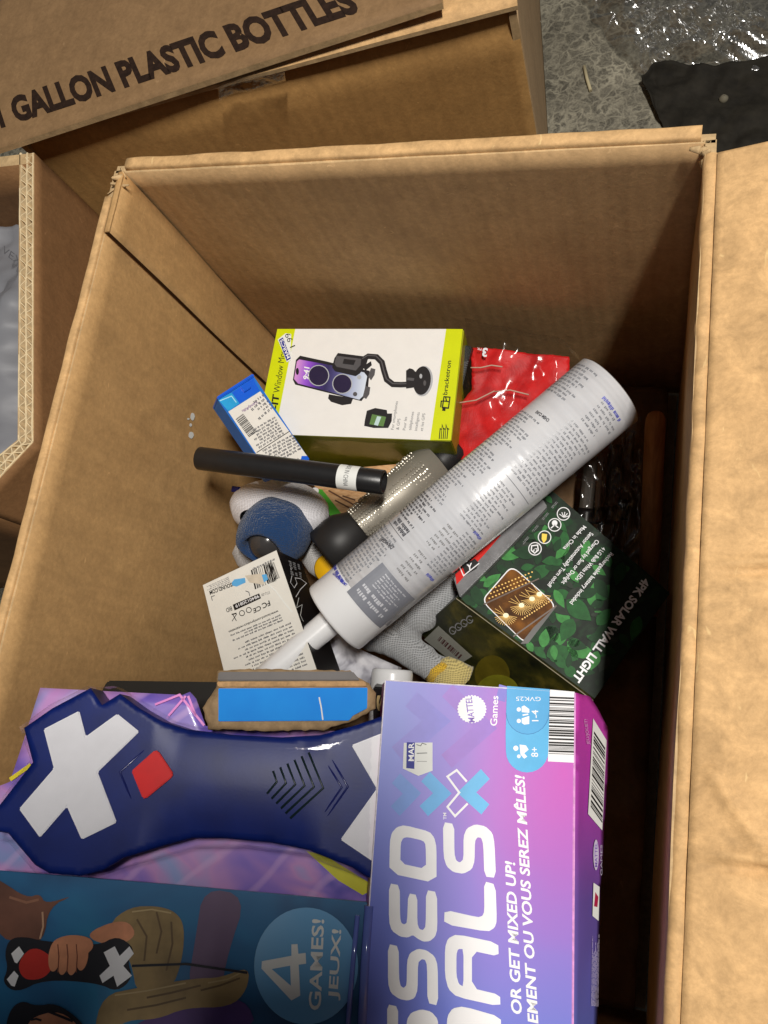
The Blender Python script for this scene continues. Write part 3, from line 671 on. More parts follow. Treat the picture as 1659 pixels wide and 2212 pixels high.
# ---- black pipe with a paper label
p0, p1 = P(431, 990, .198), P(829, 1042, .190); ax = (p1 - p0).normalized(); L = (p1 - p0).length; PR = 0.0079
pipe = thing('black_tube', 'short black plastic tube with a white paper label, lying across the candy box', 'tube', (p0 + p1) / 2 - Vector((0, 0, PR)))
blk = plain('satin_black_plastic', S(30, 30, 31), 0.34, 0.5, mottle=0.12, nscale=160, bump=0.08, bscale=700)
lathe('tube_body', p0, ax, [(.03, PR * .80), (0.0, PR * .80), (-.0002, PR * .97), (.0004, PR)] + [(L * f, PR) for f in (.2, .4, .6, .8)] + [(L - .0004, PR), (L, PR * .97), (L + .0002, PR * .8), (L - .03, PR * .8)], blk, pipe, 48)
pp = Panel(p0, ax, ax.cross(Vector((0, 0, 1))) * -1, cyl=(p0, ax, PR)); pp.n = ax.cross(pp.ey)
if pp.n.z < 0: pp.ey = -pp.ey; pp.n = ax.cross(pp.ey)
xc = lambda *p: X('c', *p)
U = []; F = []; u0 = pp.uv(xc((1033, 290))).x; u1 = pp.uv(xc((1165, 310))).x
for j in range(25):
    v_ = (-1 + 2 * j / 24) * PR * 1.62; U += [(u0, v_), (u1, v_)]
for j in range(24): F.append((2 * j, 2 * j + 1, 2 * j + 3, 2 * j + 2))
pp.add(U, pp.fix(U, F), LABELW, 2)
vv, ff_, x0_, wd_, cap_ = glyphs('MADE IN CHINA', 0.0); um = (u0 + u1) / 2; hh = (u1 - u0) * .24
tv = pp.uv(xc((1100, 252))).y; bv = pp.uv(xc((1090, 352))).y; wch = glyphs('IN CHINA', 0)[3]; k_ = (bv - tv) / wch
U = [(um - hh / 2 + hh * (y / cap_), bv - k_ * (wd_ + x0_ - x)) for x, y in vv]; pp.add(U, pp.fix(U, ff_), INKG, 4)
pp.build('paper_label', pipe)

# ---- sock with navy cuff
sk = thing('knit_sock', 'white knit sock with a thick navy cuff, a dark ball showing in its opening', 'sock', P(612, 1130, .09))
swh = knit('white_knit', S(236, 234, 238), 0.0012, contrast=0.22); nav = knit('navy_knit', S(32, 62, 104), 0.0015, contrast=0.42, terry=.75)
c0 = P(606, 1096, .122); axd = Vector((-.06, -.80, .60)).normalized()
prof = [(-.024, .003), (-.022, .014), (-.016, .025), (-.008, .0345), (.001, .0395), (.010, .0385), (.017, .033), (.020, .024)]
lathe('sock_foot', c0, axd, prof, swh, sk, 72, squash=.60, wob=.0022, wsc=45)
c1 = P(606, 1132, .130)
prof = [(-.010, .012), (-.009, .019), (-.006, .0240), (.000, .0265), (.008, .0272), (.016, .0266), (.023, .0240), (.028, .0205), (.0305, .0172), (.0308, .0150), (.029, .0138), (.024, .0134), (.016, .0134)]
lathe('cuff', c1, axd, prof, nav, sk, 72, squash=.88, wob=.0020, wsc=60)
ball = tag(lathe('dark_ball', c1 + axd * .0195, axd, [(.0146 * -math.cos(math.pi * k / 16), .0146 * math.sin(math.pi * k / 16) + 1e-5) for k in range(17)], plain('dark_gloss_plastic', S(60, 58, 58), 0.2, 0.5, coat=.3), None, 40), 'glossy dark ball tucked in the opening of the navy-cuffed sock', 'ball')
tg = P(512, 1060, .137); tgx = Vector((.8, -.35, .45)).normalized(); tgy = Vector((.3, .8, .3)); sp_ = Panel(tg, tgx, tgy); sp_.prism('blue_tag', X('o', (268, 386), (328, 394), (326, 446), (258, 440)), .012, BLUEINK, sk, bevel=.0003)
s2 = thing('second_sock', 'grey-white knit sock crumpled beneath the navy-cuffed sock', 'sock', P(540, 1190, .08))
lathe('sock_foot', P(560, 1195, .105), (-.4, .3, .3), [(-.02, .002), (-.016, .012), (-.006, .018), (.006, .019), (.014, .014), (.019, .002)], knit('grey_white_knit', S(190, 188, 186), .0012), s2, 40, wob=.003, wsc=60)
tube('sock_leg', [P(660, 1180, .10), P(690, 1215, .105), P(720, 1240, .10)], [.009, .011, .009], MATS['grey_white_knit'], s2, 24, wob=.002)
yl = tag(lathe('yellow_cap', P(712, 1228, .118), (0, -.3, 1), [(-.010, .0105), (.0, .0108), (.004, .0105), (.0055, .009), (.006, .0005)], plain('yellow_plastic', S(224, 172, 24), .3, .5), None, 32, cap=True), 'round yellow plastic cap between the sock and the caulk cartridge', 'cap')

# ---- rhinestone-sleeved flashlight
ra, rb = P(752, 1158, .132), P(940, 1008, .120); rax = (rb - ra).normalized(); RL = (rb - ra).length
rf = thing('rhinestone_torch', 'silver rhinestone sleeve with black rubber ends lying under the caulk cartridge', 'torch', (ra + rb) / 2 - Vector((0, 0, .02)))
rub = plain('black_rubber', S(34, 33, 33), 0.5, 0.4, mottle=0.1)
lathe('rubber_head', ra - rax * .012, rax, [(-.010, .014), (-.008, .0185), (.004, .0195), (.012, .0190), (.020, .0150), (.022, .0142)], rub, rf, 64, cap=True)
lathe('sleeve', ra, rax, [(.008, .0125), (RL * .5, .0165), (RL + .002, .0190), (RL + .003, .010)], plain('dull_silver_mesh', S(150, 144, 132), .5, .5, metal=.4), rf, 40)
lathe('rubber_tail', rb + rax * .002, rax, [(0, .0100), (.004, .0105), (.018, .0100), (.020, .008)], rub, rf, 40, cap=True)
sil = plain('rhinestone_silver', S(186, 180, 166), .38, .5, metal=.7, mottle=.2)
a_ = rax.orthogonal().normalized(); b_ = rax.cross(a_); V = []; F = []; rows = 30
for i in range(rows):
    for k in range(34):
        th = 2 * math.pi * (k + .5 * (i % 2) * 0) / 34; t_ = .011 + (RL - .020) * i / (rows - 1); Rr = .0128 + .0068 * (t_ - .008) / RL
        er = a_ * math.cos(th) + b_ * math.sin(th); et = rax.cross(er); c = ra + rax * (t_ + random.uniform(-.0004, .0004)) + er * (Rr + random.uniform(-.0004, .0004) + .0009 * math.sin(k * 1.1)) + et * random.uniform(-.0004, .0004); s_ = random.uniform(.0008, .00115); n_ = len(V)
        V += [c + rax * s_, c + et * s_, c - rax * s_, c - et * s_] + [c + (rax + et) * s_ * .45 + er * s_, c + (-rax + et) * s_ * .45 + er * s_, c + (-rax - et) * s_ * .45 + er * s_, c + (rax - et) * s_ * .45 + er * s_]
        F += [(n_ + 4, n_ + 5, n_ + 6, n_ + 7), (n_, n_ + 1, n_ + 4), (n_ + 1, n_ + 2, n_ + 5), (n_ + 2, n_ + 3, n_ + 6), (n_ + 3, n_, n_ + 7), (n_ + 1, n_ + 5, n_ + 4), (n_ + 2, n_ + 6, n_ + 5), (n_ + 3, n_ + 7, n_ + 6), (n_, n_ + 4, n_ + 7)]
o = mobj('rhinestones', V, F, sil, rf); o['kind'] = 'stuff'

# ---- pack with a wood picture and green edge
wk = thing('wood_print_pack', 'flat pack printed with pale wood grain and a green edge, beside the sock', 'product box', P(770, 1085, .09))
wq = [(640, 1035), (880, 1000), (900, 1060), (775, 1160), (742, 1118), (690, 1048)]
wq = [(655, 1020), (880, 1000), (905, 1090), (790, 1190)]
wp = face(wq, (.112, .112, .108)); t = NT('wood_picture'); v = t.coord(scale=(1, 3.5, 1), rot=(0, 0, .7)); nz = t.noise(60, 5, .6, v, 1.5)
t.set(t.b, 'Base Color', t.ramp(nz, [(.3, S(150, 104, 66)), (.5, S(206, 160, 112)), (.7, S(222, 184, 140))])); t.b.inputs['Roughness'].default_value = .4
wp.prism('carton_body', wq, .03, t.m, wk)
gre = plain('bright_green_card', S(80, 166, 50), .4, .4); wp.poly(X('o', (900, 400), (1110, 420), (1305, 665), (1330, 720), (1215, 690)), gre, 1)
wp.ellipse(X('o', (1045, 432)), 8, 7, WHITE, 2); wp.poly(X('o', (900, 395), (1020, 405), (1010, 440), (920, 430)), plain('dark_red_ink', S(120, 30, 34), .4), 2)
for l in (((1170, 430), (1400, 560), (1500, 520)), ((1230, 520), (1380, 600), (1420, 640)), ((1300, 480), (1420, 520))): wp.stroke([X('o', p) for p in l], 3, plain('wood_dark_ink', S(96, 64, 42), .5), 2)
wp.build('printed_front', wk)

# ---- white earphone box with black side
ib = thing('earphone_box', 'white box with black side, upside-down small print and torn sticker', 'product box', P(570, 1340, .1))
iq = xc((160, 1000), (645, 770), (960, 1700), (330, 1700))
ip = face(iq, (.168, .178, .192))
iw = plain('matt_white_card', S(226, 224, 216), .5, .35, mottle=.03); ik = plain('gloss_black_card', S(22, 20, 21), .3, .5, mottle=.1)
ip.prism('carton_body', iq, .030, ik, ib, bevel=.0005)
ip.poly(xc((164, 1002), (645, 774), (956, 1696), (334, 1696)), iw, 1)
ip.bars(xc((478, 905)), xc((625, 845)), xc((505, 1030)), INK, 2, n=14, seed=9)
ip.bars(xc((560, 880)), xc((630, 850)), xc((598, 985)), INK, 2, n=10, seed=19)
ip.words(xc((632, 828)), xc((490, 892)), xc((634, 840)), 1, INKG, 2, .8, 0, (.05, .1))
ip.words(xc((330, 945)), xc((185, 1010)), xc((345, 985)), 4, INKL, 2, .45, .3)
ip.text('ISOUND.COM', xc((355, 985)), xc((206, 1042)), xc((362, 1010)), INK, 2, .03)
for a in ((220, 1078, 1), (465, 1048, -1)): ip.stroke([xc((a[0] + 22 * a[2], a[1] - 8)), xc((a[0], a[1])), xc((a[0] + 7, a[1] + 26))], 1.4, INKG, 2)
ip.poly(xc((360, 1130), (532, 1056), (545, 1088), (372, 1168)), INK, 2); ip.text('9840120819', xc((528, 1064)), xc((375, 1132)), xc((536, 1084)), WHITE, 3, .01)
ip.text('BID', xc((350, 1140)), xc((314, 1156)), xc((358, 1168)), INK, 2, .01); ip.text('STU-09', xc((600, 1040)), xc((545, 1058)), xc((605, 1058)), INKG, 2)
ip.text('FC', xc((598, 1102)), xc((548, 1125)), xc((608, 1135)), INK, 2, .02); ip.text('CE', xc((540, 1135)), xc((490, 1158)), xc((548, 1165)), INK, 2, .02)
for c in ((465, 1165), (420, 1185)): ip.stroke([xc((c[0] + 17 * math.cos(a * .5), c[1] + 17 * math.sin(a * .5))) for a in range(13)], 1.4, INK, 2, closed=True)
ip.stroke(xc((358, 1190), (384, 1236)), 1.4, INK, 2); ip.stroke(xc((386, 1190), (356, 1238)), 1.4, INK, 3); ip.poly(xc((352, 1190), (384, 1182), (385, 1190), (354, 1198)), INK, 2)
ip.text('www.isound.com/product-registration', xc((655, 1165)), xc((332, 1302)), xc((661, 1180)), INK, 2, .02)
ip.words(xc((668, 1190)), xc((330, 1330)), xc((690, 1240)), 3, INKG, 2, .45, .35, (.04, .1)); ip.words(xc((735, 1240)), xc((345, 1405)), xc((850, 1530)), 13, INKG, 2, .36, .3, (.03, .1), seed=6)
torn = plain('torn_paper_core', S(206, 196, 178), .8, .2, mottle=.15)
ip.poly(xc((440, 940), (560, 925), (590, 960), (560, 1000), (470, 985)), torn, 4); ip.poly(xc((355, 985), (370, 965), (440, 955), (445, 985), (385, 1012), (358, 1005)), plain('sky_blue_ink', S(92, 170, 224), .5), 4); ip.poly(xc((550, 935), (580, 930), (592, 965), (565, 985)), MATS['sky_blue_ink'], 5)
ip.stroke(xc((575, 985), (640, 1040), (700, 1120), (750, 1180)), 2.0, LABELW, 5)
ip.build('printed_back', ib)
e_ = ip.at(xc((645, 770))); e2_ = ip.at(xc((960, 1700))); bpn = Panel(e_ , e2_ - e_, -ip.n); 
if bpn.n.dot(CAM - e_) < 0: bpn = Panel(e_, e2_ - e_, ip.n)
bpn.stroke(xc((745, 940), (735, 985), (760, 1020), (778, 990), (765, 955), (800, 960), (840, 990), (800, 1030), (770, 1080)), .7, WHITE, 2); bpn.words(xc((720, 840)), xc((735, 930)), xc((800, 870)), 3, INKL, 2, .5, .1, (.2, .5))
bpn.stroke(xc((790, 1085), (775, 1150), (812, 1130), (800, 1200), (820, 1240)), .8, LABELW, 2); bpn.stroke(xc((735, 880), (740, 905)), 1, WHITE, 2)
bpn.build('printed_side', ib)

# ---- red pack in a clear blister
rp = thing('red_blister_pack', 'crumpled red card in a torn clear blister beside the phone mount box', 'blister pack', P(1080, 850, .08))
xr = lambda *p: X('r', *p)
rq = xr((255, 270), (900, 340), (900, 1010), (160, 1010), (165, 660), (262, 545))
rpn = face([rq[0], rq[1], rq[2]], (.135, .130, .118))
t = NT('creased_red_card'); v = t.coord(); b = t.b
t.set(b, 'Base Color', t.ramp(t.noise(50, 5, .6, v), [(.3, S(160, 18, 20)), (.6, S(214, 34, 34))])); t.set(b, 'Normal', t.bump(t.noise(45, 4, .6, v, 1.0), .35, .003)); b.inputs['Roughness'].default_value = .5; b.inputs['Specular IOR Level'].default_value = .25
rh = lambda d, p: .006 * abs(noise.noise(Vector((p.x * 24, p.y * 24, 0)))) + .0018 * abs(noise.noise(Vector((p.x * 60, p.y * 60, 4)))) - .003
dome('red_card', rpn, rq, rh, .0012, t.m, rp, step=.0022, rag=.0003)
rpn.text('3', xr((372, 300)), xr((340, 296)), xr((366, 355)), WHITE, 70, .04); rpn.text('PK', xr((332, 298)), xr((304, 292)), xr((330, 314)), WHITE, 70, .01); rpn.build('printed_mark', rp)
bls = clear_film('blister_plastic', gloss=.03, rough=.12, bump=.10, bscale=20, edge=.4)
bq = xr((215, 90), (360, 120), (860, 230), (960, 330), (960, 1030), (70, 1060), (150, 760), (230, 500), (230, 180))
dome('clear_blister', rpn, bq, lambda d, p: min(.016, d * 1.2) + .0035 * noise.noise(Vector((p.x * 60, p.y * 60, 9))) + .002 * abs(noise.noise(Vector((p.x * 130, p.y * 130, 2)))), .012, bls, rp, step=.003)
# faint torn paper lines
rl = plain('torn_edge_paper', S(206, 170, 150), .8, .2)
for l in (((265, 430), (330, 430), (400, 415), (470, 425)), ((170, 660), (300, 640), (420, 580)), ((420, 585), (520, 575), (640, 605))): tube('torn_edge', [rpn.at(xr(p), .0075) for p in l], .0005, rl, rp, 6)

# ---- dark striped box edge between the two
db = thing('ribbed_black_case', 'black ribbed case edge standing between the lime box and the red pack', 'case', P(1015, 740, .09))
dq = xr((130, 250), (262, 270), (175, 640), (150, 1010), (70, 1010)); dpn = face([dq[0], dq[1], dq[3]], (.138, .138, .12))
dpn.prism('case_body', dq, .03, plain('ribbed_black', S(26, 25, 24), .4), db)
for i in range(9): dpn.stroke([xr((205 - i * 4, 380 + i * 12)), xr((240 - i * 4, 372 + i * 12))], 1.6, INKG, 2)
dpn.build('rib', db)

# ---- caulk cartridge
CR = 0.0252
ca, cb_ = P(722, 1336, .176), P(1318, 842, .173); cax = (cb_ - ca).normalized(); CL = (cb_ - ca).length
cr = thing('caulk_cartridge', 'translucent white caulk cartridge with nozzle and dense grey print, lying on top', 'cartridge', (ca + cb_) / 2 - Vector((0, 0, CR)))
t = NT('milky_plastic'); b = t.b; b.inputs['Base Color'].default_value = S(228, 229, 230); b.inputs['Roughness'].default_value = .28; b.inputs['Subsurface Weight'].default_value = .25; b.inputs['Subsurface Radius'].default_value = (.01, .01, .01); b.inputs['Subsurface Scale'].default_value = .4
t.set(b, 'Normal', t.bump(t.noise(60, 3, .5, t.coord()), .12, .001)); milky = t.m; MATS['milky_plastic'] = milky
t = NT('printed_sleeve'); b = t.b; v = t.coord(); t.set(b, 'Base Color', t.ramp(t.noise(25, 3, .5, v), [(.3, S(200, 202, 207)), (.7, S(214, 215, 218))])); b.inputs['Roughness'].default_value = .34; b.inputs['Coat Weight'].default_value = .6; b.inputs['Coat Roughness'].default_value = .16
ad = t.n('ShaderNodeVectorMath', {0: v, 1: tuple(cax)}, operation='DOT_PRODUCT')
n1 = t.n('ShaderNodeTexNoise', {'W': ad.outputs['Value'], 'Scale': 95.0, 'Detail': 2.0}, noise_dimensions='1D')
t.set(b, 'Normal', t.bump(t.math('ADD', t.math('MULTIPLY', n1.outputs[0], 1.5), t.math('ADD', t.noise(30, 3, .5, v), t.math('MULTIPLY', t.noise(220, 4, .6, v), .2))), .55, .0012)); sleeve = t.m
lathe('barrel', ca, cax, [(0.0, .0005), (0.0, CR * .93), (.0006, CR * .985), (.002, CR), (CL * .5, CR), (CL - .004, CR), (CL - .001, CR * .99), (CL, CR * .95), (CL - .003, CR * .90), (CL - .012, CR * .89), (CL - .012, .0005)], milky, cr, 96)
CP = Panel(ca, cax, cax.cross(Vector((0, 0, 1))), cyl=(ca, cax, CR)); CP.n = cax.cross(CP.ey)
if CP.n.z < 0: CP.ey = -CP.ey; CP.n = cax.cross(CP.ey)
xu = lambda *p: X('u', *p)
ls = CP.uv(xu((480, 1000))).x - .009; le = CP.uv(xr((880, 620))).x + .028
lathe('printed_sleeve', ca + cax * ls, cax, [(0, CR + .00003), (.0001, CR + .00025), (le - ls - .0001, CR + .00025), (le - ls, CR + .00003)], sleeve, cr, 96)
CP.cyl = (ca, cax, CR + .0003)
# print: u runs from the nozzle end, v round the barrel; reading direction is round the barrel
grey_blk = plain('slate_print', S(128, 131, 140), .3, .4, mottle=.04, coat=.3); blue_ink = plain('indigo_print', S(70, 76, 176), .35, .4)
def cgrid(u0, u1, v0, v1, mat, layer, n=14):
    U = [(u0 + (u1 - u0) * i, v0 + (v1 - v0) * j / n) for j in range(n + 1) for i in (0, 1)]; CP.add(U, CP.fix(U, [(2 * j, 2 * j + 1, 2 * j + 3, 2 * j + 2) for j in range(n)]), mat, layer)
def cwords(u0, u1, v0, v1, lines, mat, layer=2, fill=.5, rag=.25, wl=(.0012, .0042), seed=1, gap=.0007, along=True):
    """lines stacked along the barrel (u), each running round it (v0 -> v1)"""
    L_ = abs(v1 - v0); lines = lines if lines < 3 else int(lines * 1.3); U, F = text_rows(lines, fill * .82, rag, (wl[0] / L_ * .9, wl[1] / L_), seed, L_ / (abs(u1 - u0) / lines))
    U = [(u0 + (u1 - u0) * y, v0 + (v1 - v0) * x) for x, y in U]
    CP.add(U, CP.fix(U, F), mat, layer)
uvp = lambda k, x, y: CP.uv(X(k, (x, y)))
top_v = uvp('u', 700, 430).y; bot_v = uvp('u', 1060, 790).y; sgn = 1 if bot_v > top_v else -1
VE = sgn * CR * 1.25                                   # towards the lower silhouette
q1, q2 = uvp('u', 360, 1085), uvp('u', 650, 850); q3, q4_ = uvp('u', 600, 1410), uvp('u', 890, 1175)
cgrid((q1.x + q3.x) / 2, (q2.x + q4_.x) / 2, q1.y, VE * 1.15, grey_blk, 1)
inkw = plain('pale_print', S(196, 198, 204), .3)
gb0, gb1 = (q1.x + q3.x) / 2, (q2.x + q4_.x) / 2
cwords(gb0 + .004, gb0 + .013, VE * .1 + q1.y * .9, VE * .95, 2, inkw, 3, .5, .4, (.004, .009), 3); cwords(gb0 + .014, gb1 - .002, VE * .25, VE * .95, 5, inkw, 3, .42, .35, seed=5)
CINK = plain('cartridge_grey_print', S(128, 130, 136), .35); CINKD = plain('cartridge_dark_print', S(74, 74, 80), .35)
# upper column: dense warnings running along most of the barrel
vtop, vmid = -VE * 1.15, uvp('u', 700, 770).y
a0 = uvp('u', 330, 1010).x
cwords(a0 - .003, a0 + .0, vmid + (vtop - vmid) * .95, vmid + (vtop - vmid) * .1, 1, blue_ink, 3, .8, .0, (.004, .008), 2)
cwords(a0, a0 + .040, vtop, vmid, 13, CINK, 2, .5, .12, seed=11); cwords(a0 + .044, a0 + .050, vmid - .002 * sgn, vtop * .5, 2, CINKD, 2, .7, .1, (.006, .010), seed=12)
cwords(a0 + .051, a0 + .072, vtop, vmid, 7, CINKD, 2, .55, .3, seed=13); cwords(a0 + .073, a0 + .118, vtop, vmid * 1.02, 15, CINK, 2, .5, .3, seed=14); cwords(a0 + .119, a0 + .150, vtop, vmid, 10, CINK, 2, .5, .35, seed=15)
cgrid(a0 + .0425, a0 + .0428, vtop, vmid, CINKD, 2)
a1 = uvp('r', 750, 560).x; cwords(a1, a1 + .026, vtop, vmid * .4, 8, CINK, 2, .5, .3, seed=16)
# lower column: bullets and paragraphs
vb0 = uvp('u', 800, 830).y
lb = uvp('u', 690, 905).x
cwords(lb + .002, lb + .022, vb0 + .002 * sgn, vb0 + .013 * sgn, 5, INKL, 2, .4, .4, (.003, .007), 21); cwords(lb + .026, lb + .045, vb0 + .001 * sgn, vb0 + .014 * sgn, 5, INKL, 2, .4, .5, (.003, .007), 22)
cwords(lb + .014, lb + .016, VE * .78, VE * 1.05, 1, blue_ink, 2, .9, 0, (.006, .009)); cwords(lb + .018, lb + .050, VE * .62, VE * 1.1, 10, CINK, 2, .45, .3, seed=23); cwords(lb + .052, lb + .054, VE * .72, VE, 1, blue_ink, 2, .9, 0, (.006, .009))
cwords(lb + .052, lb + .085, vb0 + .001 * sgn, VE * .95, 10, CINK, 2, .42, .45, seed=24); cgrid(lb + .0885, lb + .0889, vb0 - .001 * sgn, VE * 1.1, CINK, 2)
cwords(lb + .092, lb + .140, vb0, VE * 1.05, 14, CINK, 2, .42, .3, seed=25)
cwords(lb + .142, lb + .160, VE * .35, VE * 1.05, 5, CINK, 2, .42, .5, seed=26); cwords(lb + .160, lb + .1625, VE * .3, VE * .9, 1, blue_ink, 2, .8, 0, (.005, .01))
for st, k1, pa, pb, pt in (('DANGER!', 'u', (735, 735), (640, 655), (705, 752)), ('LIMITED WARRANTY', 'u', (350, 1040), (245, 940), (330, 1055)), ('CHEM CURE', 'r', (772, 752), (690, 692), (758, 768))):
    A, B, Tt = uvp(k1, *pa), uvp(k1, *pb), uvp(k1, *pt); vv, ff_, x0, wd, cap = glyphs(st, .03); dx = (B - A) / wd; dy = (Tt - A) / cap
    U = [A + dx * (x - x0) + dy * y for x, y in vv]; CP.add(U, CP.fix(U, ff_), blue_ink if 'LIM' in st else CINKD, 5)
CP.build('printed_text', cr)
na = ca - cax * .0005; nb = P(555, 1478, .186)
nd = (nb - na).normalized(); NL = (nb - na).length; ns = na + nd * .002
lathe('nozzle_collar', na + cax * .0003, -cax, [(0, .0098), (.0012, .0097), (.0018, .0090), (.0018, .0005)], milky, cr, 40)
lathe('nozzle', ns, nd, [(-.002, .0088), (NL * .3, .0085), (NL * .7, .0080), (NL, .0074), (NL, .0005)], milky, cr, 40)

# ---- solar light box
sb = thing('solar_light_box', 'dark green leaf-printed solar light box, half in shadow by the side wall', 'product box', P(1210, 1280, .1))
xs = lambda *p: X('s', *p)
sq = [xs((415, 625)), (1150, 1022), xs((1575, 600)), xs((1160, 1180))]
spn = face([sq[0], sq[1], sq[2]], (.150, .140, .128))
t = NT('leaf_print'); v = t.coord(); vo = t.n('ShaderNodeTexVoronoi', {'Vector': t.mix(.03, v, t.n('ShaderNodeTexNoise', {'Vector': v, 'Scale': 90.0}).outputs['Color']), 'Scale': 120.0})
gsep = t.ramp(t.noise(40, 4, .6, v), [(.35, S(10, 16, 12)), (.7, S(26, 44, 28))]); t.set(t.b, 'Base Color', t.mix(t.ramp(vo.outputs['Distance'], [(.2, (.5, .5, .5, 1)), (.6, (0, 0, 0, 1))]), gsep, S(30, 60, 34))); t.b.inputs['Roughness'].default_value = .55; t.b.inputs['Specular IOR Level'].default_value = .2; leafm = t.m
spn.prism('carton_body', sq, .045, leafm, sb, bevel=.0006)
greens = [plain('leaf_ink_%s' % n_, c, .55, .2, mottle=.25, nscale=220) for n_, c in (('deep', S(18, 56, 26)), ('mid', S(32, 88, 40)), ('light', S(60, 130, 62)), ('grey', S(40, 50, 40)))]
def leaf(pn, p, L_, W_, ang, mat, layer):
    pts = []
    for i in range(13):
        f = i / 12; w_ = W_ * math.sin(math.pi * f ** .8); pts.append((f, w_))
    poly = [(f * L_, w_) for f, w_ in pts] + [(f * L_, -w_) for f, w_ in reversed(pts[1:-1])]
    c, s_ = math.cos(ang), math.sin(ang); pn.poly([(p[0] + x * c - y * s_, p[1] + x * s_ + y * c) for x, y in poly], mat, layer)
def leaf_in(p, L_, W_, ang, poly):
    c, s_ = math.cos(ang), math.sin(ang); return all(inside((p[0] + x * c - y * s_, p[1] + x * s_ + y * c), poly) for x, y in ((0, 0), (L_, 0), (L_ * .4, W_), (L_ * .4, -W_), (L_ * .7, W_), (L_ * .7, -W_)))
rnd = random.Random(5); k = 0
def quadpt(q, u, v): return tuple((q[0][i] * (1 - u) + q[1][i] * u) * (1 - v) + (q[3][i] * (1 - u) + q[2][i] * u) * v for i in (0, 1))
polyq = sq
for i in range(230):
    u, v = rnd.random(), rnd.random(); p = quadpt(sq, u, v)
    if u > .55 and v > .62 and rnd.random() < .85: continue
    L_, a_ = rnd.uniform(20, 58), rnd.uniform(0, 6.28); tip = (p[0] + L_ * math.cos(a_), p[1] + L_ * math.sin(a_))
    W_ = L_ * rnd.uniform(.2, .34)
    if not leaf_in(p, L_, W_, a_, polyq): continue
    leaf(spn, p, L_, W_, a_, greens[0 if rnd.random() < .45 else rnd.choice((1, 1, 2, 3))], 1 + i % 12)
for p, L_, a_, m_ in ((xs((880, 900)), 42, -1.4, 2), (xs((930, 950)), 60, .9, 2), (xs((1010, 640)), 70, .7, 1), (xs((780, 960)), 45, .1, 2), (xs((700, 560)), 40, .5, 1), (xs((960, 1010)), 50, 1.9, 2), (xs((600, 760)), 30, 1.2, 1)):
    if leaf_in(p, L_, L_ * .28, a_, polyq): leaf(spn, p, L_, L_ * .28, a_, greens[m_], 14)
cx_, cy_ = xs((752, 668)); rd = []
corner = [xs((712, 452)), xs((958, 672)), xs((790, 885)), xs((545, 645))]
for i in range(4):
    a, b, c = (Vector(corner[i - 1]), Vector(corner[i]), Vector(corner[(i + 1) % 4]))
    for f in range(6):
        t_ = f / 5; p1_, p2_ = b + (a - b) * .16, b + (c - b) * .16; rd.append(tuple(p1_ * (1 - t_) ** 2 + b * 2 * t_ * (1 - t_) + p2_ * t_ ** 2))
spn.poly(rd, WHITE, 16); ctr = Vector((cx_, cy_)); inn = [tuple(ctr + (Vector(p) - ctr) * .965) for p in rd]
t = NT('lamp_photo_print'); v = t.coord(); t.set(t.b, 'Base Color', t.ramp(t.noise(45, 4, .6, v), [(.3, S(44, 26, 8)), (.5, S(84, 50, 16)), (.7, S(140, 88, 28))])); t.b.inputs['Roughness'].default_value = .6; t.b.inputs['Specular IOR Level'].default_value = .15
spn.poly(inn, t.m, 17)
gold = plain('gold_ink', S(240, 190, 80), .4); palegold = plain('pale_gold_ink', S(255, 244, 200), .4); brk = plain('brown_ink', S(70, 44, 20), .4)
for (x, y) in ((680, 725), (765, 670), (822, 635), (862, 610)):
    for a in range(14):
        an = .2 + a * .21; spn.stroke([xs((x, y)), xs((x + 62 * math.cos(an), y + 55 * math.sin(an)))], 1.0, gold, 18)
    for a in (3.5, 3.8, 4.2): spn.stroke([xs((x, y)), xs((x + 75 * math.cos(a), y + 60 * math.sin(a)))], .9, gold, 18)
    spn.ellipse(xs((x, y)), 6, 5, palegold, 20)
for j in range(3):
    for i in range(13): spn.ellipse(xs((590 + i * 18 + j * 8, 632 - i * 7.5 - j * 26)), 2.0, 1.6, gold, 19, n=8)
for i in range(13): spn.ellipse(xs((770 + i * 13, 745 - i * 8.5)), 1.8, 1.8, gold, 19, n=8)
for l in (((720, 840), (955, 672)), ((560, 665), (860, 525))): spn.stroke([xs(p) for p in l], 3, brk, 18)
spn.poly(xs((760, 880), (830, 790), (935, 690), (958, 672), (800, 878)), plain('near_black_brown', S(34, 24, 14), .4), 18)
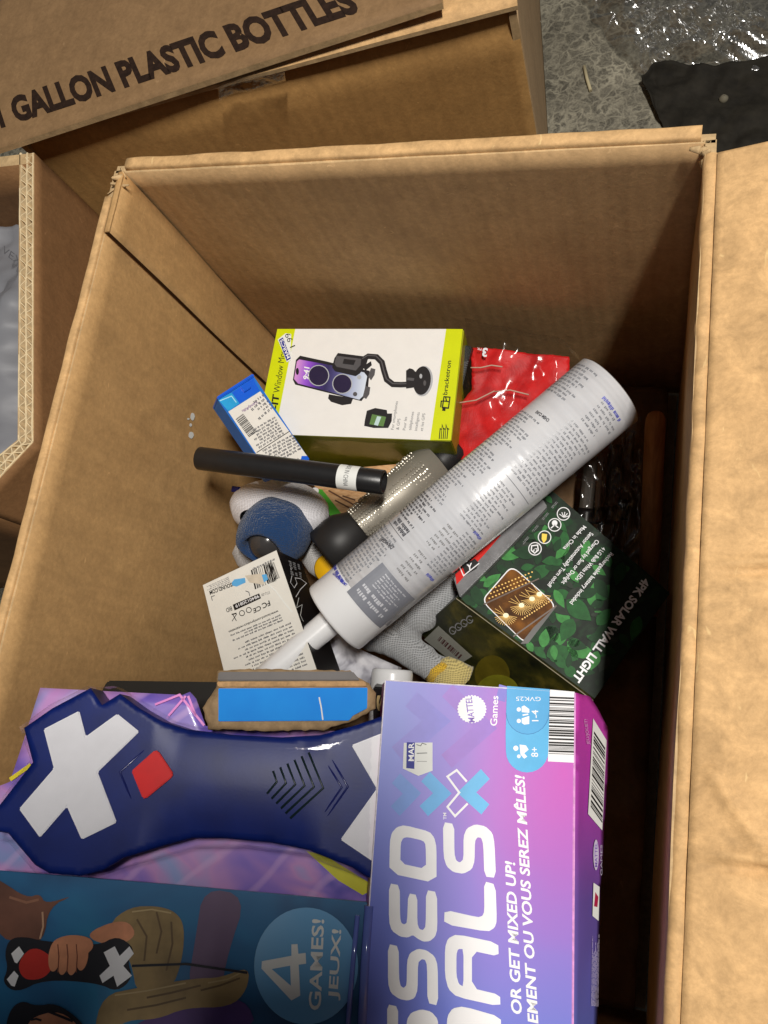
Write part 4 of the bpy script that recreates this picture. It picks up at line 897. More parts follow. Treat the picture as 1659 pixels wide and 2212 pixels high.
for i, c in enumerate(((993, 173), (945, 233), (890, 300), (838, 363))):
    spn.ellipse(xs(c), 14.5, 14.5, WHITE, 16); spn.ellipse(xs(c), 12.6, 12.6, MATS['leaf_print'] if False else greens[3], 17)
    if i == 0:
        for a in range(5): spn.stroke([xs((c[0] + 2, c[1] + 20)), xs((c[0] + 2 + 30 * math.cos(-.3 - a * .55), c[1] + 20 + 30 * math.sin(-.3 - a * .55)))], 1.6, WHITE, 18)
    elif i == 1: spn.ellipse(xs((c[0], c[1] - 10)), 6, 6, WHITE, 18); spn.stroke(xs((c[0] - 20, c[1] + 18), (c[0], c[1]), (c[0] + 20, c[1] + 16)), 2.4, WHITE, 18)
    elif i == 2: spn.poly(xs((c[0] - 14, c[1] - 20), (c[0] + 14, c[1] - 16), (c[0] + 10, c[1] + 14), (c[0] - 5, c[1] + 34), (c[0] - 16, c[1] + 10)), plain('lamp_yellow_ink', S(240, 206, 60), .4), 18)
    else: spn.stroke([xs((c[0] + a, c[1] + b_)) for a, b_ in ((-18, -16), (14, -20), (18, 8), (-2, 24), (-20, 8))], 2.4, WHITE, 18, closed=True); spn.text('G', xs((c[0] + 10, c[1] - 8)), xs((c[0] - 10, c[1] + 6)), xs((c[0] + 14, c[1] + 12)), WHITE, 18)
    spn.words(xs((c[0] - 30, c[1] - 60)), xs((c[0] - 62, c[1] - 22)), xs((c[0] - 42, c[1] - 68)), 2, INKL, 16, .5, .2, (.3, .6), seed=i)
for st, a, b, tp_ in (('Made in China', (1120, 248), (1008, 372), (1100, 236)), ('Sensor Automatically Turn on/off', (1158, 285), (922, 575), (1138, 272)), ('Charged by Sun or Daylight', (1190, 325), (1000, 560), (1170, 312)), ('4 LG Bulb White LEDs', (1225, 365), (1075, 540), (1205, 352)), ('Rechargeable battery included', (1268, 395), (1045, 668), (1248, 382))):
    dl = (tp_[0] - a[0], tp_[1] - a[1]); spn.text(st, xs(tp_), xs((b[0] + dl[0], b[1] + dl[1])), xs(a), WHITE, 18, .01)
spn.text('4PK SOLAR WALL LIGHT', xs((1428, 518)), xs((1040, 1066)), xs((1466, 545)), WHITE, 18, .035)
spn.build('printed_front', sb)
# its end panel, turned to the sock
ea, ebq = spn.at(sq[0]), spn.at(sq[3]); dirv = P(902, 1360, .108) - ea
ep = Panel(ea, ebq - ea, dirv); 
if ep.n.dot(CAM - ea) < 0: ep = Panel(ea, ebq - ea, -dirv)
eq = [sq[0], xs((203, 800)), xs((560, 1180)), sq[3]]
t = NT('leaf_print_end'); v = t.coord(); t.set(t.b, 'Base Color', t.ramp(t.noise(38, 4, .6, v), [(.35, S(16, 20, 12)), (.55, S(46, 46, 16)), (.7, S(84, 76, 26))])); t.b.inputs['Roughness'].default_value = .4
ep.prism('end_panel', eq, .02, t.m, sb, bevel=.0005, top=.0009)
ep.lift = .0001
ep.poly(xs((240, 850), (318, 775), (502, 940), (420, 992)), plain('clear_grey_sticker', S(130, 130, 122), .3), 11); ep.bars(xs((330, 830)), xs((455, 940)), xs((312, 852)), plain('maroon_ink', S(70, 40, 40), .5), 12, n=14)
for i in range(4): ep.stroke([xs((395 + i * 31 + 17 * math.cos(a * .55), 800 - i * 20 + 20 * math.sin(a * .55))) for a in range(11)], 2.0, MATS['pale_grey_ink'], 11); ep.stroke(xs((390 + i * 31, 800 - i * 20), (405 + i * 31, 806 - i * 20)), 2, INKL, 12)
ep.ellipse(xs((610, 1040)), 38, 42, plain('olive_bulb_ink', S(90, 80, 20), .4, mottle=.2), 11); ep.ellipse(xs((640, 1130)), 46, 36, plain('yellow_olive_ink', S(120, 118, 30), .4, mottle=.2), 12)
ep.stroke([eq[0], eq[3]], 2.2, plain('card_cut_edge', S(200, 190, 160), .8), 12)
ep.build('printed_end', sb)

# ---- small pack with red and black mark, in a clear pouch
ry = thing('red_label_pouch', 'clear pouch with red and black label wedged under the caulk cartridge', 'pouch', P(1040, 1200, .1))
yq = xs((395, 520), (630, 290), (880, 90), (905, 130), (690, 360), (430, 625)); ypn = face([yq[0], yq[2], yq[4]], (.156, .150, .153))
ypn.prism('pouch_body', yq, .006, plain('pouch_grey_film', S(120, 120, 122), .25, .5, mottle=.2), ry, bevel=.0005)
ypn.poly(xs((405, 500), (630, 296), (655, 285), (560, 395), (412, 556)), plain('label_red', S(208, 40, 34), .3), 2); ypn.poly(xs((442, 450), (512, 415), (535, 440), (520, 470), (460, 505)), INK, 3); ypn.text('Y', xs((470, 484)), xs((500, 474)), xs((466, 446)), WHITE, 4, .03)
ypn.stroke(xs((420, 440), (450, 508), (535, 440)), 2.2, WHITE, 4); ypn.build('printed_label', ry)

# ---- grey work glove with yellow cuff
gl_ = thing('work_glove', 'grey knit work glove with yellow cuff, folded under the caulk cartridge', 'glove', P(930, 1370, .08))
xw = lambda *p: X('w', *p)
gk = knit('grey_melange_knit', S(172, 174, 176), .0013, contrast=.55)
def along(pts, z): return [P(*X('w', p), zz) for p, zz in zip(pts, z)]
parts_ = [(along(((1200, -20), (1060, 110), (920, 230), (800, 350), (740, 450), (760, 505)), (.118, .120, .122, .122, .118, .112)), (.010, .0125, .0115, .0095, .0085, .005)),
          (along(((380, 520), (520, 520), (680, 590), (840, 690), (960, 780), (1050, 830)), (.112, .114, .116, .116, .114, .112)), (.008, .0105, .0112, .011, .0105, .0105)),
          (along(((640, 430), (700, 400), (850, 300)), (.110, .112, .112)), (.007, .009, .008)),
          (along(((500, 470), (700, 330), (900, 200)), (.105, .108, .108)), (.010, .010, .010))]
bm = bmesh.new()
for pts, rs in parts_:
    for i in range(len(pts) - 1):
        m_ = 6
        for k in range(m_ + (i == len(pts) - 2)):
            f = k / m_; p = pts[i] * (1 - f) + pts[i + 1] * f; r = rs[i] * (1 - f) + rs[i + 1] * f
            bmesh.ops.create_icosphere(bm, subdivisions=2, radius=r * (1 + .22 * noise.noise(p * 170)), matrix=Matrix.Translation(p - gl_.location))
me = bpy.data.meshes.new('glove_body'); bm.to_mesh(me); bm.free(); me.materials.append(gk)
ob = bpy.data.objects.new('glove_body', me); col.objects.link(ob); ob.parent = gl_; WM[ob.name] = WM[gl_.name]
rm = ob.modifiers.new('r', 'REMESH'); rm.mode = 'VOXEL'; rm.voxel_size = .0013; rm.use_smooth_shade = True; sm = ob.modifiers.new('s', 'SMOOTH'); sm.iterations = 3
yk = knit('yellow_rib_knit', S(206, 188, 122), .0013, contrast=.45)
tube('cuff', along(((985, 800), (1060, 830), (1150, 870), (1250, 930)), (.115, .116, .117, .115)), (.0095, .0115, .0118, .012), yk, gl_, 36, wob=.0022, squash=.7)
tube('cuff_roll', along(((930, 905), (985, 820), (1050, 782), (1110, 800)), (.117, .120, .121, .118)), (.004, .0048, .0048, .004), knit('gold_rib_knit', S(226, 184, 60), .0012, contrast=.5), gl_, 20, wob=.0015)

# ---- monochrome pouch, second cartridge end, dark boxes under the game
mpch = thing('monochrome_pouch', 'glossy grey pouch with blurred black and white print beside the nozzle', 'pouch', P(780, 1420, .09))
t = NT('mono_print'); v = t.coord(); t.set(t.b, 'Base Color', t.ramp(t.noise(38, 3, .5, v, 1.2), [(.36, S(40, 40, 44)), (.45, S(120, 118, 128)), (.56, S(196, 196, 204)), (.68, S(226, 226, 232))])); t.b.inputs['Roughness'].default_value = .22; t.set(t.b, 'Normal', t.bump(t.noise(30, 3, .5, v), .4, .003))
pq = [(668, 1290), (760, 1395), (860, 1440), (850, 1520), (690, 1520), (660, 1380)]; ppn = face([pq[0], pq[2], pq[4]], (.132, .128, .130))
dome('pouch_body', ppn, pq, lambda d, p: min(.010, d * .9) * 1.0 + .002 * noise.noise(Vector((p.x * 50, p.y * 50, 0))), .01, t.m, mpch, step=.003)
wc = thing('white_canister', 'smooth white plastic canister end showing beside the game package', 'canister', P(850, 1490, .1))
A0 = P(848, 1446, .150); lathe('canister_body', A0, (.06, -1, -.05), [(0, .0005), (0, .0120), (.0006, .0128), (.003, .0132), (.07, .0132), (.07, .0005)], milky, wc, 64)
bb = thing('black_flat_box', 'thin black box lying under the torn game package', 'box', P(340, 1500, .15))
bq_ = X('t', (423, 208), (440, 186), (900, 192), (900, 520), (300, 520)); bpn_ = face([bq_[1], bq_[2], bq_[3]], (.208, .198, .198)); bpn_.prism('box_body', bq_, .02, plain('black_matt_card', S(26, 24, 20), .5), bb)
lt = thing('lettered_black_box', 'black box with tan lettering between canister and torn card', 'box', P(820, 1530, .12))
lq_ = [(806, 1484), (850, 1486), (850, 1580), (806, 1580)]; lpn = face(lq_, (.170, .168, .160)); lpn.prism('box_body', lq_, .02, ik, lt); lpn.text('S', (834, 1536), (834, 1500), (814, 1536), plain('tan_ink', S(186, 160, 110), .5), 3, .05); lpn.build('printed_letter', lt)

# ---- sticks in the dark gap by the side wall
wd = NT('pale_wood'); v = wd.coord(scale=(8, 1, 8)); wd.set(wd.b, 'Base Color', wd.ramp(wd.noise(30, 4, .6, v, .5), [(.3, S(150, 96, 48)), (.7, S(196, 140, 82))])); wd.b.inputs['Roughness'].default_value = .6
dw = thing('wooden_handle', 'rounded wooden handle standing along the shaded side wall', 'handle', P(1405, 1180, .09))
ha, hb = P(1416, 905, .105), P(1398, 1330, .085); hd = (hb - ha).normalized(); HL = (hb - ha).length
lathe('handle_shaft', ha, hd, [(-.0055, .0006), (-.005, .003), (-.0035, .0052), (0, .0064), (.006, .0068), (HL, .0070), (HL, .0005)], wd.m, dw, 32)
cs = clear_film('stick_sleeve', gloss=.25, rough=.12)
for i, (xa, ya, xb, yb_, z) in enumerate(((1278, 985, 1250, 1240, .075), (1304, 975, 1285, 1250, .077), (1332, 960, 1300, 1260, .070), (1362, 930, 1330, 1270, .066))):
    st = thing('craft_stick', ('grey flat stick with black band, farthest from the wooden handle', 'brown flat stick with black band, lying between two grey sticks', 'grey flat stick with black band, lying between two brown sticks', 'brown flat stick with black band, next to the wooden handle')[i], 'stick', P(xa, ya, z - .01), group='craft sticks beside the wooden handle')
    a, b = P(xa, ya, z), P(xb, yb_, z - .004); d = (b - a).normalized(); s_ = d.cross(Vector((0, 0, 1))).normalized() * (.0036 if i % 2 else .0048)
    slab('stick_body', [tuple(a - s_), tuple(a + s_), tuple(b + s_), tuple(b - s_)], (0, 0, -.002), plain('brown_stick_wood', S(84, 62, 42), .6) if i % 2 else plain('grey_card', S(70, 64, 56), .5), st, (3, 16), .0006, 30, i)
    m1 = a * .55 + b * .45; m2 = a * .42 + b * .58; s2_ = s_ * 1.15; u_ = Vector((0, 0, .0006)); slab('dark_band', [tuple(m1 - s2_ + u_), tuple(m1 + s2_ + u_), tuple(m2 + s2_ + u_), tuple(m2 - s2_ + u_)], (0, 0, -.003), ik, st, (2, 4))

gf = clear_film('loose_clear_film', tint=(.82, .81, .80, 1), gloss=.14, rough=.14, bump=.4, bscale=50, edge=.5)
V = []; F = []; nx, ny = 40, 60; k0, k1, k2, k3 = P(1235, 960, .092), P(1385, 900, .092), P(1385, 1270, .088), P(1262, 1240, .088)
for j in range(ny + 1):
    for i in range(nx + 1):
        u, v_ = i / nx, j / ny; p = (k0 * (1 - u) + k1 * u) * (1 - v_) + (k3 * (1 - u) + k2 * u) * v_; q_ = Vector((p.x * 45, p.y * 25, 7)); p = p + Vector((.004 * noise.noise(q_ * 2), .006 * noise.noise(q_ * 1.4), .012 * abs(noise.noise(q_)) + .006 * abs(noise.noise(q_ * 2.4)) - .002)); V.append(p)
for j in range(ny):
    for i in range(nx): a = j * (nx + 1) + i; F.append((a, a + nx + 1, a + nx + 2, a + 1))
o = mobj('clear_wrapper', V, F, gf, smooth=True); tag(o, 'loose clear wrapper draped over the craft sticks inside the open carton', 'wrapper')

# ================================================================== on the floor behind
V = []; F = []; nx, ny = 130, 90
fl = clear_film('crumpled_stretch_film', tint=(.86, .87, .88, 1), gloss=.60, rough=.2, bump=.2, bscale=45)
cq0, cq1, cq2, cq3 = P(1225, -30, 0), P(1700, -40, 0), P(1700, 150, 0), P(1370, 165, 0)
for j in range(ny + 1):
    for i in range(nx + 1):
        u, v_ = i / nx, j / ny; p = (cq0 * (1 - u) + cq1 * u) * (1 - v_) + (cq3 * (1 - u) + cq2 * u) * v_
        ed = min(u, 1 - u, v_, 1 - v_); q = Vector((p.x * 20, p.y * 30, 0)); qq = q + noise.noise_vector(q * .8) * 1.4
        h = .004 + min(1, ed * 7) * (.022 * abs(noise.noise(qq)) + .012 * abs(noise.noise(qq * 2.1 + Vector((4, 2, 0)))) + .003 * abs(noise.noise(qq * 4.2)) + .008)
        p = p + Vector((noise.noise(q * 1.3), noise.noise(q * 1.3 + Vector((7, 7, 0))), 0)) * .012; V.append((p.x, p.y, h))
for j in range(ny):
    for i in range(nx): a = j * (nx + 1) + i; F.append((a, a + 1, a + nx + 2, a + nx + 1))
o = mobj('plastic_film', V, F, fl); tag(o, 'crumpled clear stretch film lying on the concrete floor', 'plastic film')
o = tag(lathe('pebble', P(1563, 213, .004) , (0, 0, 1), [(-.004, .001), (-.002, .0035), (.001, .0038), (.003, .002), (.0036, .0003)], plain('pale_pebble', S(112, 106, 90), .8), None, 14, wob=.0012, wsc=150), 'small pale pebble on the shaded concrete floor', 'pebble')
tube_ = tag(tube('straw_bit', [P(1262, 143, .002), P(1268, 170, .0025), P(1276, 196, .002)], .0016, plain('straw_tan', S(182, 170, 136), .7), None, 8), 'thin pale straw scrap lying on the speckled concrete floor', 'scrap')
# thin dark sheet that stands in for a cast shadow on the floor
V = []; F = []; nx, ny = 50, 40; dsm = plain('floor_shadow_dark', S(36, 33, 27), .8, .2, mottle=.45, nscale=60, bump=.7, bscale=90)
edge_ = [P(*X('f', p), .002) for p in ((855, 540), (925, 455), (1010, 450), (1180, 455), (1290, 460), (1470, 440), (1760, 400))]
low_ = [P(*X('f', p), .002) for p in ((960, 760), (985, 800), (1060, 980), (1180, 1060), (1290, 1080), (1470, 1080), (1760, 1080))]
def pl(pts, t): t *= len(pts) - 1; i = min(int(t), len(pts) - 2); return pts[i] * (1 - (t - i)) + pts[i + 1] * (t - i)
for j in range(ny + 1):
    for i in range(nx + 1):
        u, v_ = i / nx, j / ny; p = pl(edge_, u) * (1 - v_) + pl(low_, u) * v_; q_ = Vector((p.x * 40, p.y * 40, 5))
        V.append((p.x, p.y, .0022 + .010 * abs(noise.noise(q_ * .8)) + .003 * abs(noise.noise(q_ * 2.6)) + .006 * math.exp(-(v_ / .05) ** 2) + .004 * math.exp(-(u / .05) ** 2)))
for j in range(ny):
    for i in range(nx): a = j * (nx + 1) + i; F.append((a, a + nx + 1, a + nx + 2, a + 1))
o = mobj('shadow_sheet', V, F, dsm, smooth=True); tag(o, 'dark stand-in for a cast shadow on the concrete floor behind the open carton', 'shadow stand-in')
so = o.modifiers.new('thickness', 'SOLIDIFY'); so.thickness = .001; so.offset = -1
# unseen phone, set back from the camera and sized to shade the game package
ph = thing('unseen_phone', 'unseen dark phone over the open carton, outside the picture, set to shade the game package', 'phone', CAM)
Rx, Ru, Rb = RW.col[0].copy(), RW.col[1].copy(), RW.col[2].copy()
def pbox(name, x0, x1, y0, y1, z0, z1, mat):
    Vp = [CAM + Rx * x + Ru * y + Rb * z for z in (z0, z1) for x, y in ((x0, y0), (x1, y0), (x1, y1), (x0, y1))]
    mobj(name, Vp, [(3, 2, 1, 0), (4, 5, 6, 7), (0, 1, 5, 4), (1, 2, 6, 5), (2, 3, 7, 6), (3, 0, 4, 7)], mat, ph, bevel=.0022)
pbox('unseen_phone_body', -.052, .034, -.108, .056, .130, .138, plain('unseen_phone_graphite', S(40, 40, 44), .3, .5))

pr = thing('added_arm', 'added unseen arm and hand over the open carton, outside the picture, widening the shade on the game art', 'added_arm', CAM + Rx * -.25 + Ru * -.42)  # unseen arm and hand, added to widen the shade on the game art
HX = .036
def cl(x, y, z): return CAM + Rx * x + Ru * (y + .058) + Rb * (z + .126)
def blob(name, chains, mat, vox=.004):
    bm = bmesh.new()
    for pts, rs in chains:
        for i in range(len(pts) - 1):
            m_ = max(4, int((pts[i + 1] - pts[i]).length / (min(rs[i], rs[i + 1]) * .35)))
            for k in range(m_ + 1):
                f = k / m_; bmesh.ops.create_icosphere(bm, subdivisions=2, radius=rs[i] * (1 - f) + rs[i + 1] * f, matrix=Matrix.Translation(pts[i] * (1 - f) + pts[i + 1] * f - pr.location))
    me = bpy.data.meshes.new(name); bm.to_mesh(me); bm.free(); me.materials.append(mat); ob = bpy.data.objects.new(name, me); col.objects.link(ob); ob.parent = pr; WM[ob.name] = WM[pr.name]
    r = ob.modifiers.new('r', 'REMESH'); r.mode = 'VOXEL'; r.voxel_size = vox; r.use_smooth_shade = True; s_ = ob.modifiers.new('s', 'SMOOTH'); s_.iterations = 4
fing = [([cl(HX-.098, -.020 - .021 * i, .022), cl(HX-.078, -.012 - .022 * i, .006), cl(HX-.066, -.008 - .022 * i, .002 + .001), cl(HX-.052, -.006 - .022 * i, .0015 + .002)], (.011, .0095, .0088, .0015 + .0006)) for i in range(4)]
palm = [([cl(HX-.098, -.016, .024), cl(HX-.112, -.10, .030)], (.019, .024)), ([cl(HX-.130, -.020, .026), cl(HX-.138, -.10, .032)], (.020, .024)), ([cl(HX-.120, -.10, .030), cl(HX-.140, -.17, .045)], (.028, .029)), ([cl(HX-.105, -.095, .030), cl(HX-.080, -.070, .026), cl(HX-.060, -.035, .024), cl(HX-.048, -.014, .022)], (.016, .0125, .0105, .008))]
blob('hand', fing + palm, plain('skin', S(206, 160, 132), .5, .4))
blob('sleeve', [([cl(HX-.138, -.165, .045), cl(HX-.19, -.30, .09), cl(HX-.25, -.42, .14)], (.042, .052, .060))], plain('added_arm_dark', S(40, 42, 50), .9, .1), .006)  # sleeve of the added unseen arm
# ================================================================== the torn game package
xg = lambda *p: X('g', *p)
xh = lambda *p: X('h', *p)
xt = lambda *p: X('t', *p)
xk = lambda *p: X('k', *p)
G0 = [(832, 1468), (1240, 1496), (1237, 2212)]
G = face(G0, (.250, .214, .218))
def off(pn, h): return Panel(pn.o + pn.n * h, pn.ex, pn.ey)
gm = thing('game_package', 'torn violet game package with white title lettering, barcode and toy window', 'game package', P(900, 1800, .15))
# colours of the cover: periwinkle to magenta, printed
t = NT('violet_cover_print'); v = t.coord(); sp = t.n('ShaderNodeSeparateXYZ', {0: v})
uw = G.uv((1240, 1700)).x; v_t = G.uv((1000, 1480)).y; v_b = G.uv((1000, 2212)).y
fu = t.math('DIVIDE', sp.outputs[0], uw); fv = t.math('DIVIDE', t.math('SUBTRACT', sp.outputs[1], v_t), v_b - v_t)
wob = t.math('MULTIPLY_ADD', t.noise(14, 2, .5, v), .30, -.15)
rad = t.math('ADD', t.math('POWER', t.math('ABSOLUTE', t.math('SUBTRACT', fu, .95)), 2.0), t.math('MULTIPLY', t.math('POWER', t.math('ABSOLUTE', t.math('SUBTRACT', fv, .26)), 2.0), 1.35))
r_ = t.math('ADD', t.math('POWER', rad, .5), wob)
t.set(t.b, 'Base Color', t.ramp(r_, [(.05, S(198, 84, 186)), (.38, S(170, 98, 194)), (.62, S(138, 116, 206)), (.92, S(112, 122, 210)), (1.2, S(98, 112, 204))]))
t.b.inputs['Roughness'].default_value = .42; t.b.inputs['Coat Weight'].default_value = .12; t.b.inputs['Coat Roughness'].default_value = .2; t.set(t.b, 'Normal', t.bump(t.noise(180, 3, .6, v), .05, .0004)); cov = t.m
t = NT('violet_side_print'); v = t.coord(); sp = t.n('ShaderNodeSeparateXYZ', {0: v})
fv2 = t.math('DIVIDE', sp.outputs[0], abs(v_b - v_t))
t.set(t.b, 'Base Color', t.ramp(t.math('ADD', fv2, t.math('MULTIPLY_ADD', t.noise(20, 2, .5, v), .1, -.05)), [(0, S(190, 60, 160)), (.35, S(160, 62, 160)), (.65, S(100, 76, 150)), (1, S(84, 90, 160))])); t.b.inputs['Roughness'].default_value = .35; sidem = t.m
body_pts = [(832, 1468), (1243, 1496), (1237, 2330), (771, 2330)]
G.prism('title_panel', body_pts, .020, sidem, gm, bevel=.0010)
lil = plain('lilac_ink', S(134, 140, 216), .4, coat=.1); skyb = plain('cyan_tag_ink', S(84, 176, 226), .4); skyb2 = plain('cyan_tag_ink_deep', S(78, 166, 220), .4)
def q(*pts): return list(pts)
G.quad((833, 1470), (1239, 1497), (1236, 2325), (772, 2325), cov, 1, n=6)
# blurred crosses of the background print
for pts, wd in ((((545, 180), (770, 400), (540, 600)), 34), (((330, 230), (480, 360), (250, 560)), 40), (((880, 150), (860, 240)), 20)):
    m_ = plain('soft_lilac_%d' % wd, S(150, 112, 200) if wd == 34 else S(126, 120, 206), .4, coat=.1); G.stroke([xg(p) for p in pts], wd, m_, 2)
# chevrons of the cross emblem
for pts, c, nm in ((((240, 700), (335, 790), (235, 895)), S(100, 140, 212), 'a'), (((415, 690), (515, 790), (405, 895)), S(86, 166, 224), 'b'), (((770, 675), (660, 785), (770, 885)), S(96, 180, 230), 'c')):
    G.stroke([xg(p) for p in pts], 27, plain('chevron_ink_' + nm, c, .4, coat=.1), 4)
G.stroke(xg((660, 720), (600, 652), (545, 690), (615, 785), (545, 870), (590, 925), (665, 850)), 4.5, WHITE, 5)
# big title letters
GL = 6
def glyph(k, outer, hole=None):
    def rnd(pts, it=2):
        for _ in range(it):
            o = []
            for i in range(len(pts)):
                a, b = Vector(pts[i]), Vector(pts[(i + 1) % len(pts)]); o += [tuple(a * .82 + b * .18), tuple(a * .18 + b * .82)]
            pts = o
        return pts
    G.poly([X(k, p) for p in rnd(outer, 1)], WHITE, GL, [X(k, p) for p in rnd(hole, 1)] if hole else None)
glyph('h', [(200, 358), (480, 418), (480, 205), (468, 150), (440, 112), (290, 73), (245, 85), (215, 118), (203, 170)], [(265, 300), (268, 178), (282, 150), (310, 144), (400, 165), (416, 190), (418, 334)])
glyph('h', [(198, 418), (262, 430), (264, 620), (272, 655), (290, 662), (305, 650), (312, 478), (366, 487), (366, 655), (378, 690), (400, 696), (416, 672), (418, 458), (483, 470), (485, 690), (472, 735), (440, 762), (400, 764), (365, 745), (340, 725), (310, 740), (265, 735), (215, 700), (198, 645)])
glyph('h', [(192, 778), (256, 792), (258, 980), (266, 1025), (285, 1040), (303, 1020), (305, 880), (322, 832), (370, 806), (420, 815), (468, 850), (487, 905), (490, 1144), (426, 1128), (424, 905), (412, 872), (392, 868), (370, 890), (368, 1050), (350, 1100), (310, 1114), (260, 1105), (210, 1070), (192, 1010)])
glyph('h', [(187, 1135), (252, 1150), (252, 1300), (187, 1300)])
glyph('h', [(300, 1300), (305, 1225), (330, 1185), (390, 1165), (450, 1180), (488, 1225), (492, 1300)])
glyph('h', [(518, 55), (585, 66), (586, 240), (596, 282), (618, 296), (640, 275), (640, 140), (660, 92), (710, 68), (770, 80), (812, 120), (824, 180), (833, 386), (764, 378), (757, 185), (745, 148), (722, 145), (708, 170), (706, 285), (690, 335), (640, 362), (580, 352), (540, 318), (522, 260)])
glyph('h', [(762, 406), (830, 425), (838, 640), (825, 682), (785, 706), (525, 660), (528, 575), (725, 620), (752, 612), (764, 585)])
glyph('h', [(600, 720), (846, 772), (849, 852), (690, 818), (690, 1040), (857, 1080), (859, 1150), (600, 1092), (550, 1045), (530, 965), (530, 800), (548, 745)], [(598, 840), (608, 808), (640, 808), (640, 1032), (612, 1015), (598, 965)])
glyph('h', [(538, 1300), (545, 1205), (575, 1160), (640, 1148), (862, 1212), (862, 1300)])
G.text('OR GET MIXED UP!', xh((985, 1200)), xh((944, 296)), xh((922, 1186)), WHITE, GL, .028)
G.text('EMENT OU VOUS SEREZ MÊLÉS!', xh((1082, 1250)), xg((1000, 690)), xh((1020, 1236)), WHITE, GL, .028)
G.text('TM', xg((540, 945)), xg((538, 905)), xg((520, 945)), WHITE, GL, .01)
G.ellipse(xg((690, 290)), 32, 31, WHITE, GL, n=56, star=1); vio = plain('violet_ink', S(130, 96, 190), .4)
G.text('MATTEL', xg((708, 368)), xg((688, 214)), xg((668, 370)), vio, GL + 1, .012); G.text('Games', xg((838, 390)), xg((846, 212)), xg((796, 388)), WHITE, GL, .014)
tag_pts = [(900, 153), (1152, 172)] + [(1018 + 126 * math.cos(a) , 540 + 126 * math.sin(a)) for a in [i * math.pi / 12 for i in range(13)]] + [(890, 440)]
G.poly([xg(p) for p in tag_pts], skyb, GL); G.poly([xg(p) for p in [(898, 154), (1150, 172)] + [(1020 + 127 * math.cos(a), 312 + 127 * math.sin(a)) for a in [i * math.pi / 12 for i in range(13)]]], skyb2, GL + 1)
G.stroke([xg((1020 + 127 * math.cos(a), 312 + 127 * math.sin(a))) for a in [i * math.pi / 12 for i in range(13)]], 1.2, plain('tag_line_blue', S(46, 120, 176), .4), GL + 2)
G.text('GVK25', xg((1098, 218)), xg((952, 216)), xg((1098, 244)), WHITE, GL + 2, -.002); G.text('1-4', xg((1084, 362)), xg((1082, 296)), xg((1044, 362)), WHITE, GL + 2, .01); G.text('8+', xg((1082, 574)), xg((1080, 516)), xg((1040, 574)), WHITE, GL + 2, .01)
for (x, y) in ((968, 292), (968, 360)): G.ellipse(xg((x, y)), 4.6, 4.6, WHITE, GL + 2)
G.poly([xg(p) for p in ((985, 275), (1000, 268), (1030, 290), (1030, 312), (985, 308))], WHITE, GL + 2); G.poly([xg(p) for p in ((985, 345), (1030, 330), (1030, 378), (1000, 382), (985, 372))], WHITE, GL + 2); G.stroke(xg((990, 326), (1024, 320)), 3, WHITE, GL + 3)
G.ellipse(xg((950, 522)), 5.6, 5.6, WHITE, GL + 2); G.ellipse(xg((968, 570)), 4, 4, WHITE, GL + 2); G.poly([xg(p) for p in ((972, 500), (1010, 505), (1026, 530), (1000, 552), (1018, 572), (1000, 584), (978, 560))], WHITE, GL + 2)
G.poly([xg(p) for p in ((1154, 174), (1299, 187), (1296, 608), (1141, 600))], WHITE, GL)
G.bars(xg((1145, 555)), xg((1150, 212)), xg((1295, 560)), INK, GL + 1, n=26, seed=8)
G.poly([xg(p) for p in ((286, 490), (456, 488), (456, 655), (372, 686), (280, 642))], LABELW, GL + 3); G.poly([xg(p) for p in ((303, 486), (352, 488), (348, 645), (300, 640))], BLUEINK, GL + 4); G.text('MAR', xg((345, 598)), xg((345, 490)), xg((312, 598)), WHITE, GL + 5, .02)
G.stroke(xg((362, 600), (422, 600)), 1.0, INKL, GL + 5); G.stroke(xg((362, 552), (424, 550)), 1.6, INKG, GL + 5); G.stroke(xg((360, 500), (385, 508), (395, 492), (420, 500)), 1.4, INKG, GL + 5)
G.build('printed_cover', gm)
# side towards the shaded wall
c0_, c1_ = G.at((1243, 1497), -.0006), G.at((1237, 2330), -.0006); lowp = P(1310, 1760, .185)
SD = Panel(c0_, c1_ - c0_, lowp - c0_)
if SD.n.dot(CAM - c0_) < 0: SD = Panel(c0_, c1_ - c0_, c0_ - lowp)
SD.lift = .0001
sd_pts = [xg((1302, 190)), xg((1395, 216)), xg((1500, 400)), xg((1502, 690)), xg((1478, 1010)), xh((1455, 600)), xh((1436, 1255)), xh((1430, 1420)), xh((1290, 1420))]
dome('side_panel', SD, sd_pts, lambda d, p: .0006 * noise.noise(Vector((p.x * 60, p.y * 60, 0))), .001, sidem, gm, step=.004, rag=.0002)
SD.o = SD.o + SD.n * .0009
SD.poly([xg(p) for p in ((1408, 345), (1488, 475), (1462, 1010), (1378, 912))], LABELW, 3); SD.bars(xg((1412, 420)), xg((1392, 880)), xg((1478, 520)), INK, 4, n=24, seed=12)
SD.text('JEU/JOUET!', xg((1388, 500)), xg((1372, 350)), xg((1370, 500)), plain('pink_pale_ink', S(220, 160, 210), .5), 3)
SD.poly([xh((1425 + 16 * math.cos(a * .45), 250 + 92 * math.sin(a * .45))) for a in range(14)], plain('pale_lilac_ink', S(206, 196, 222), .5), 3)
SD.text('MATTEL', xh((1432, 322)), xh((1432, 178)), xh((1416, 322)), vio, 4, .01); SD.text('GAMES', xh((1462, 372)), xh((1462, 190)), xh((1450, 372)), MATS['pale_lilac_ink'], 3, 0)
SD.poly(xh((1410, 415), (1446, 440), (1440, 642), (1404, 612)), LABELW, 3); SD.poly(xh((1420, 470), (1438, 500), (1432, 560), (1412, 555)), plain('crimson_ink', S(170, 30, 70), .5), 4)
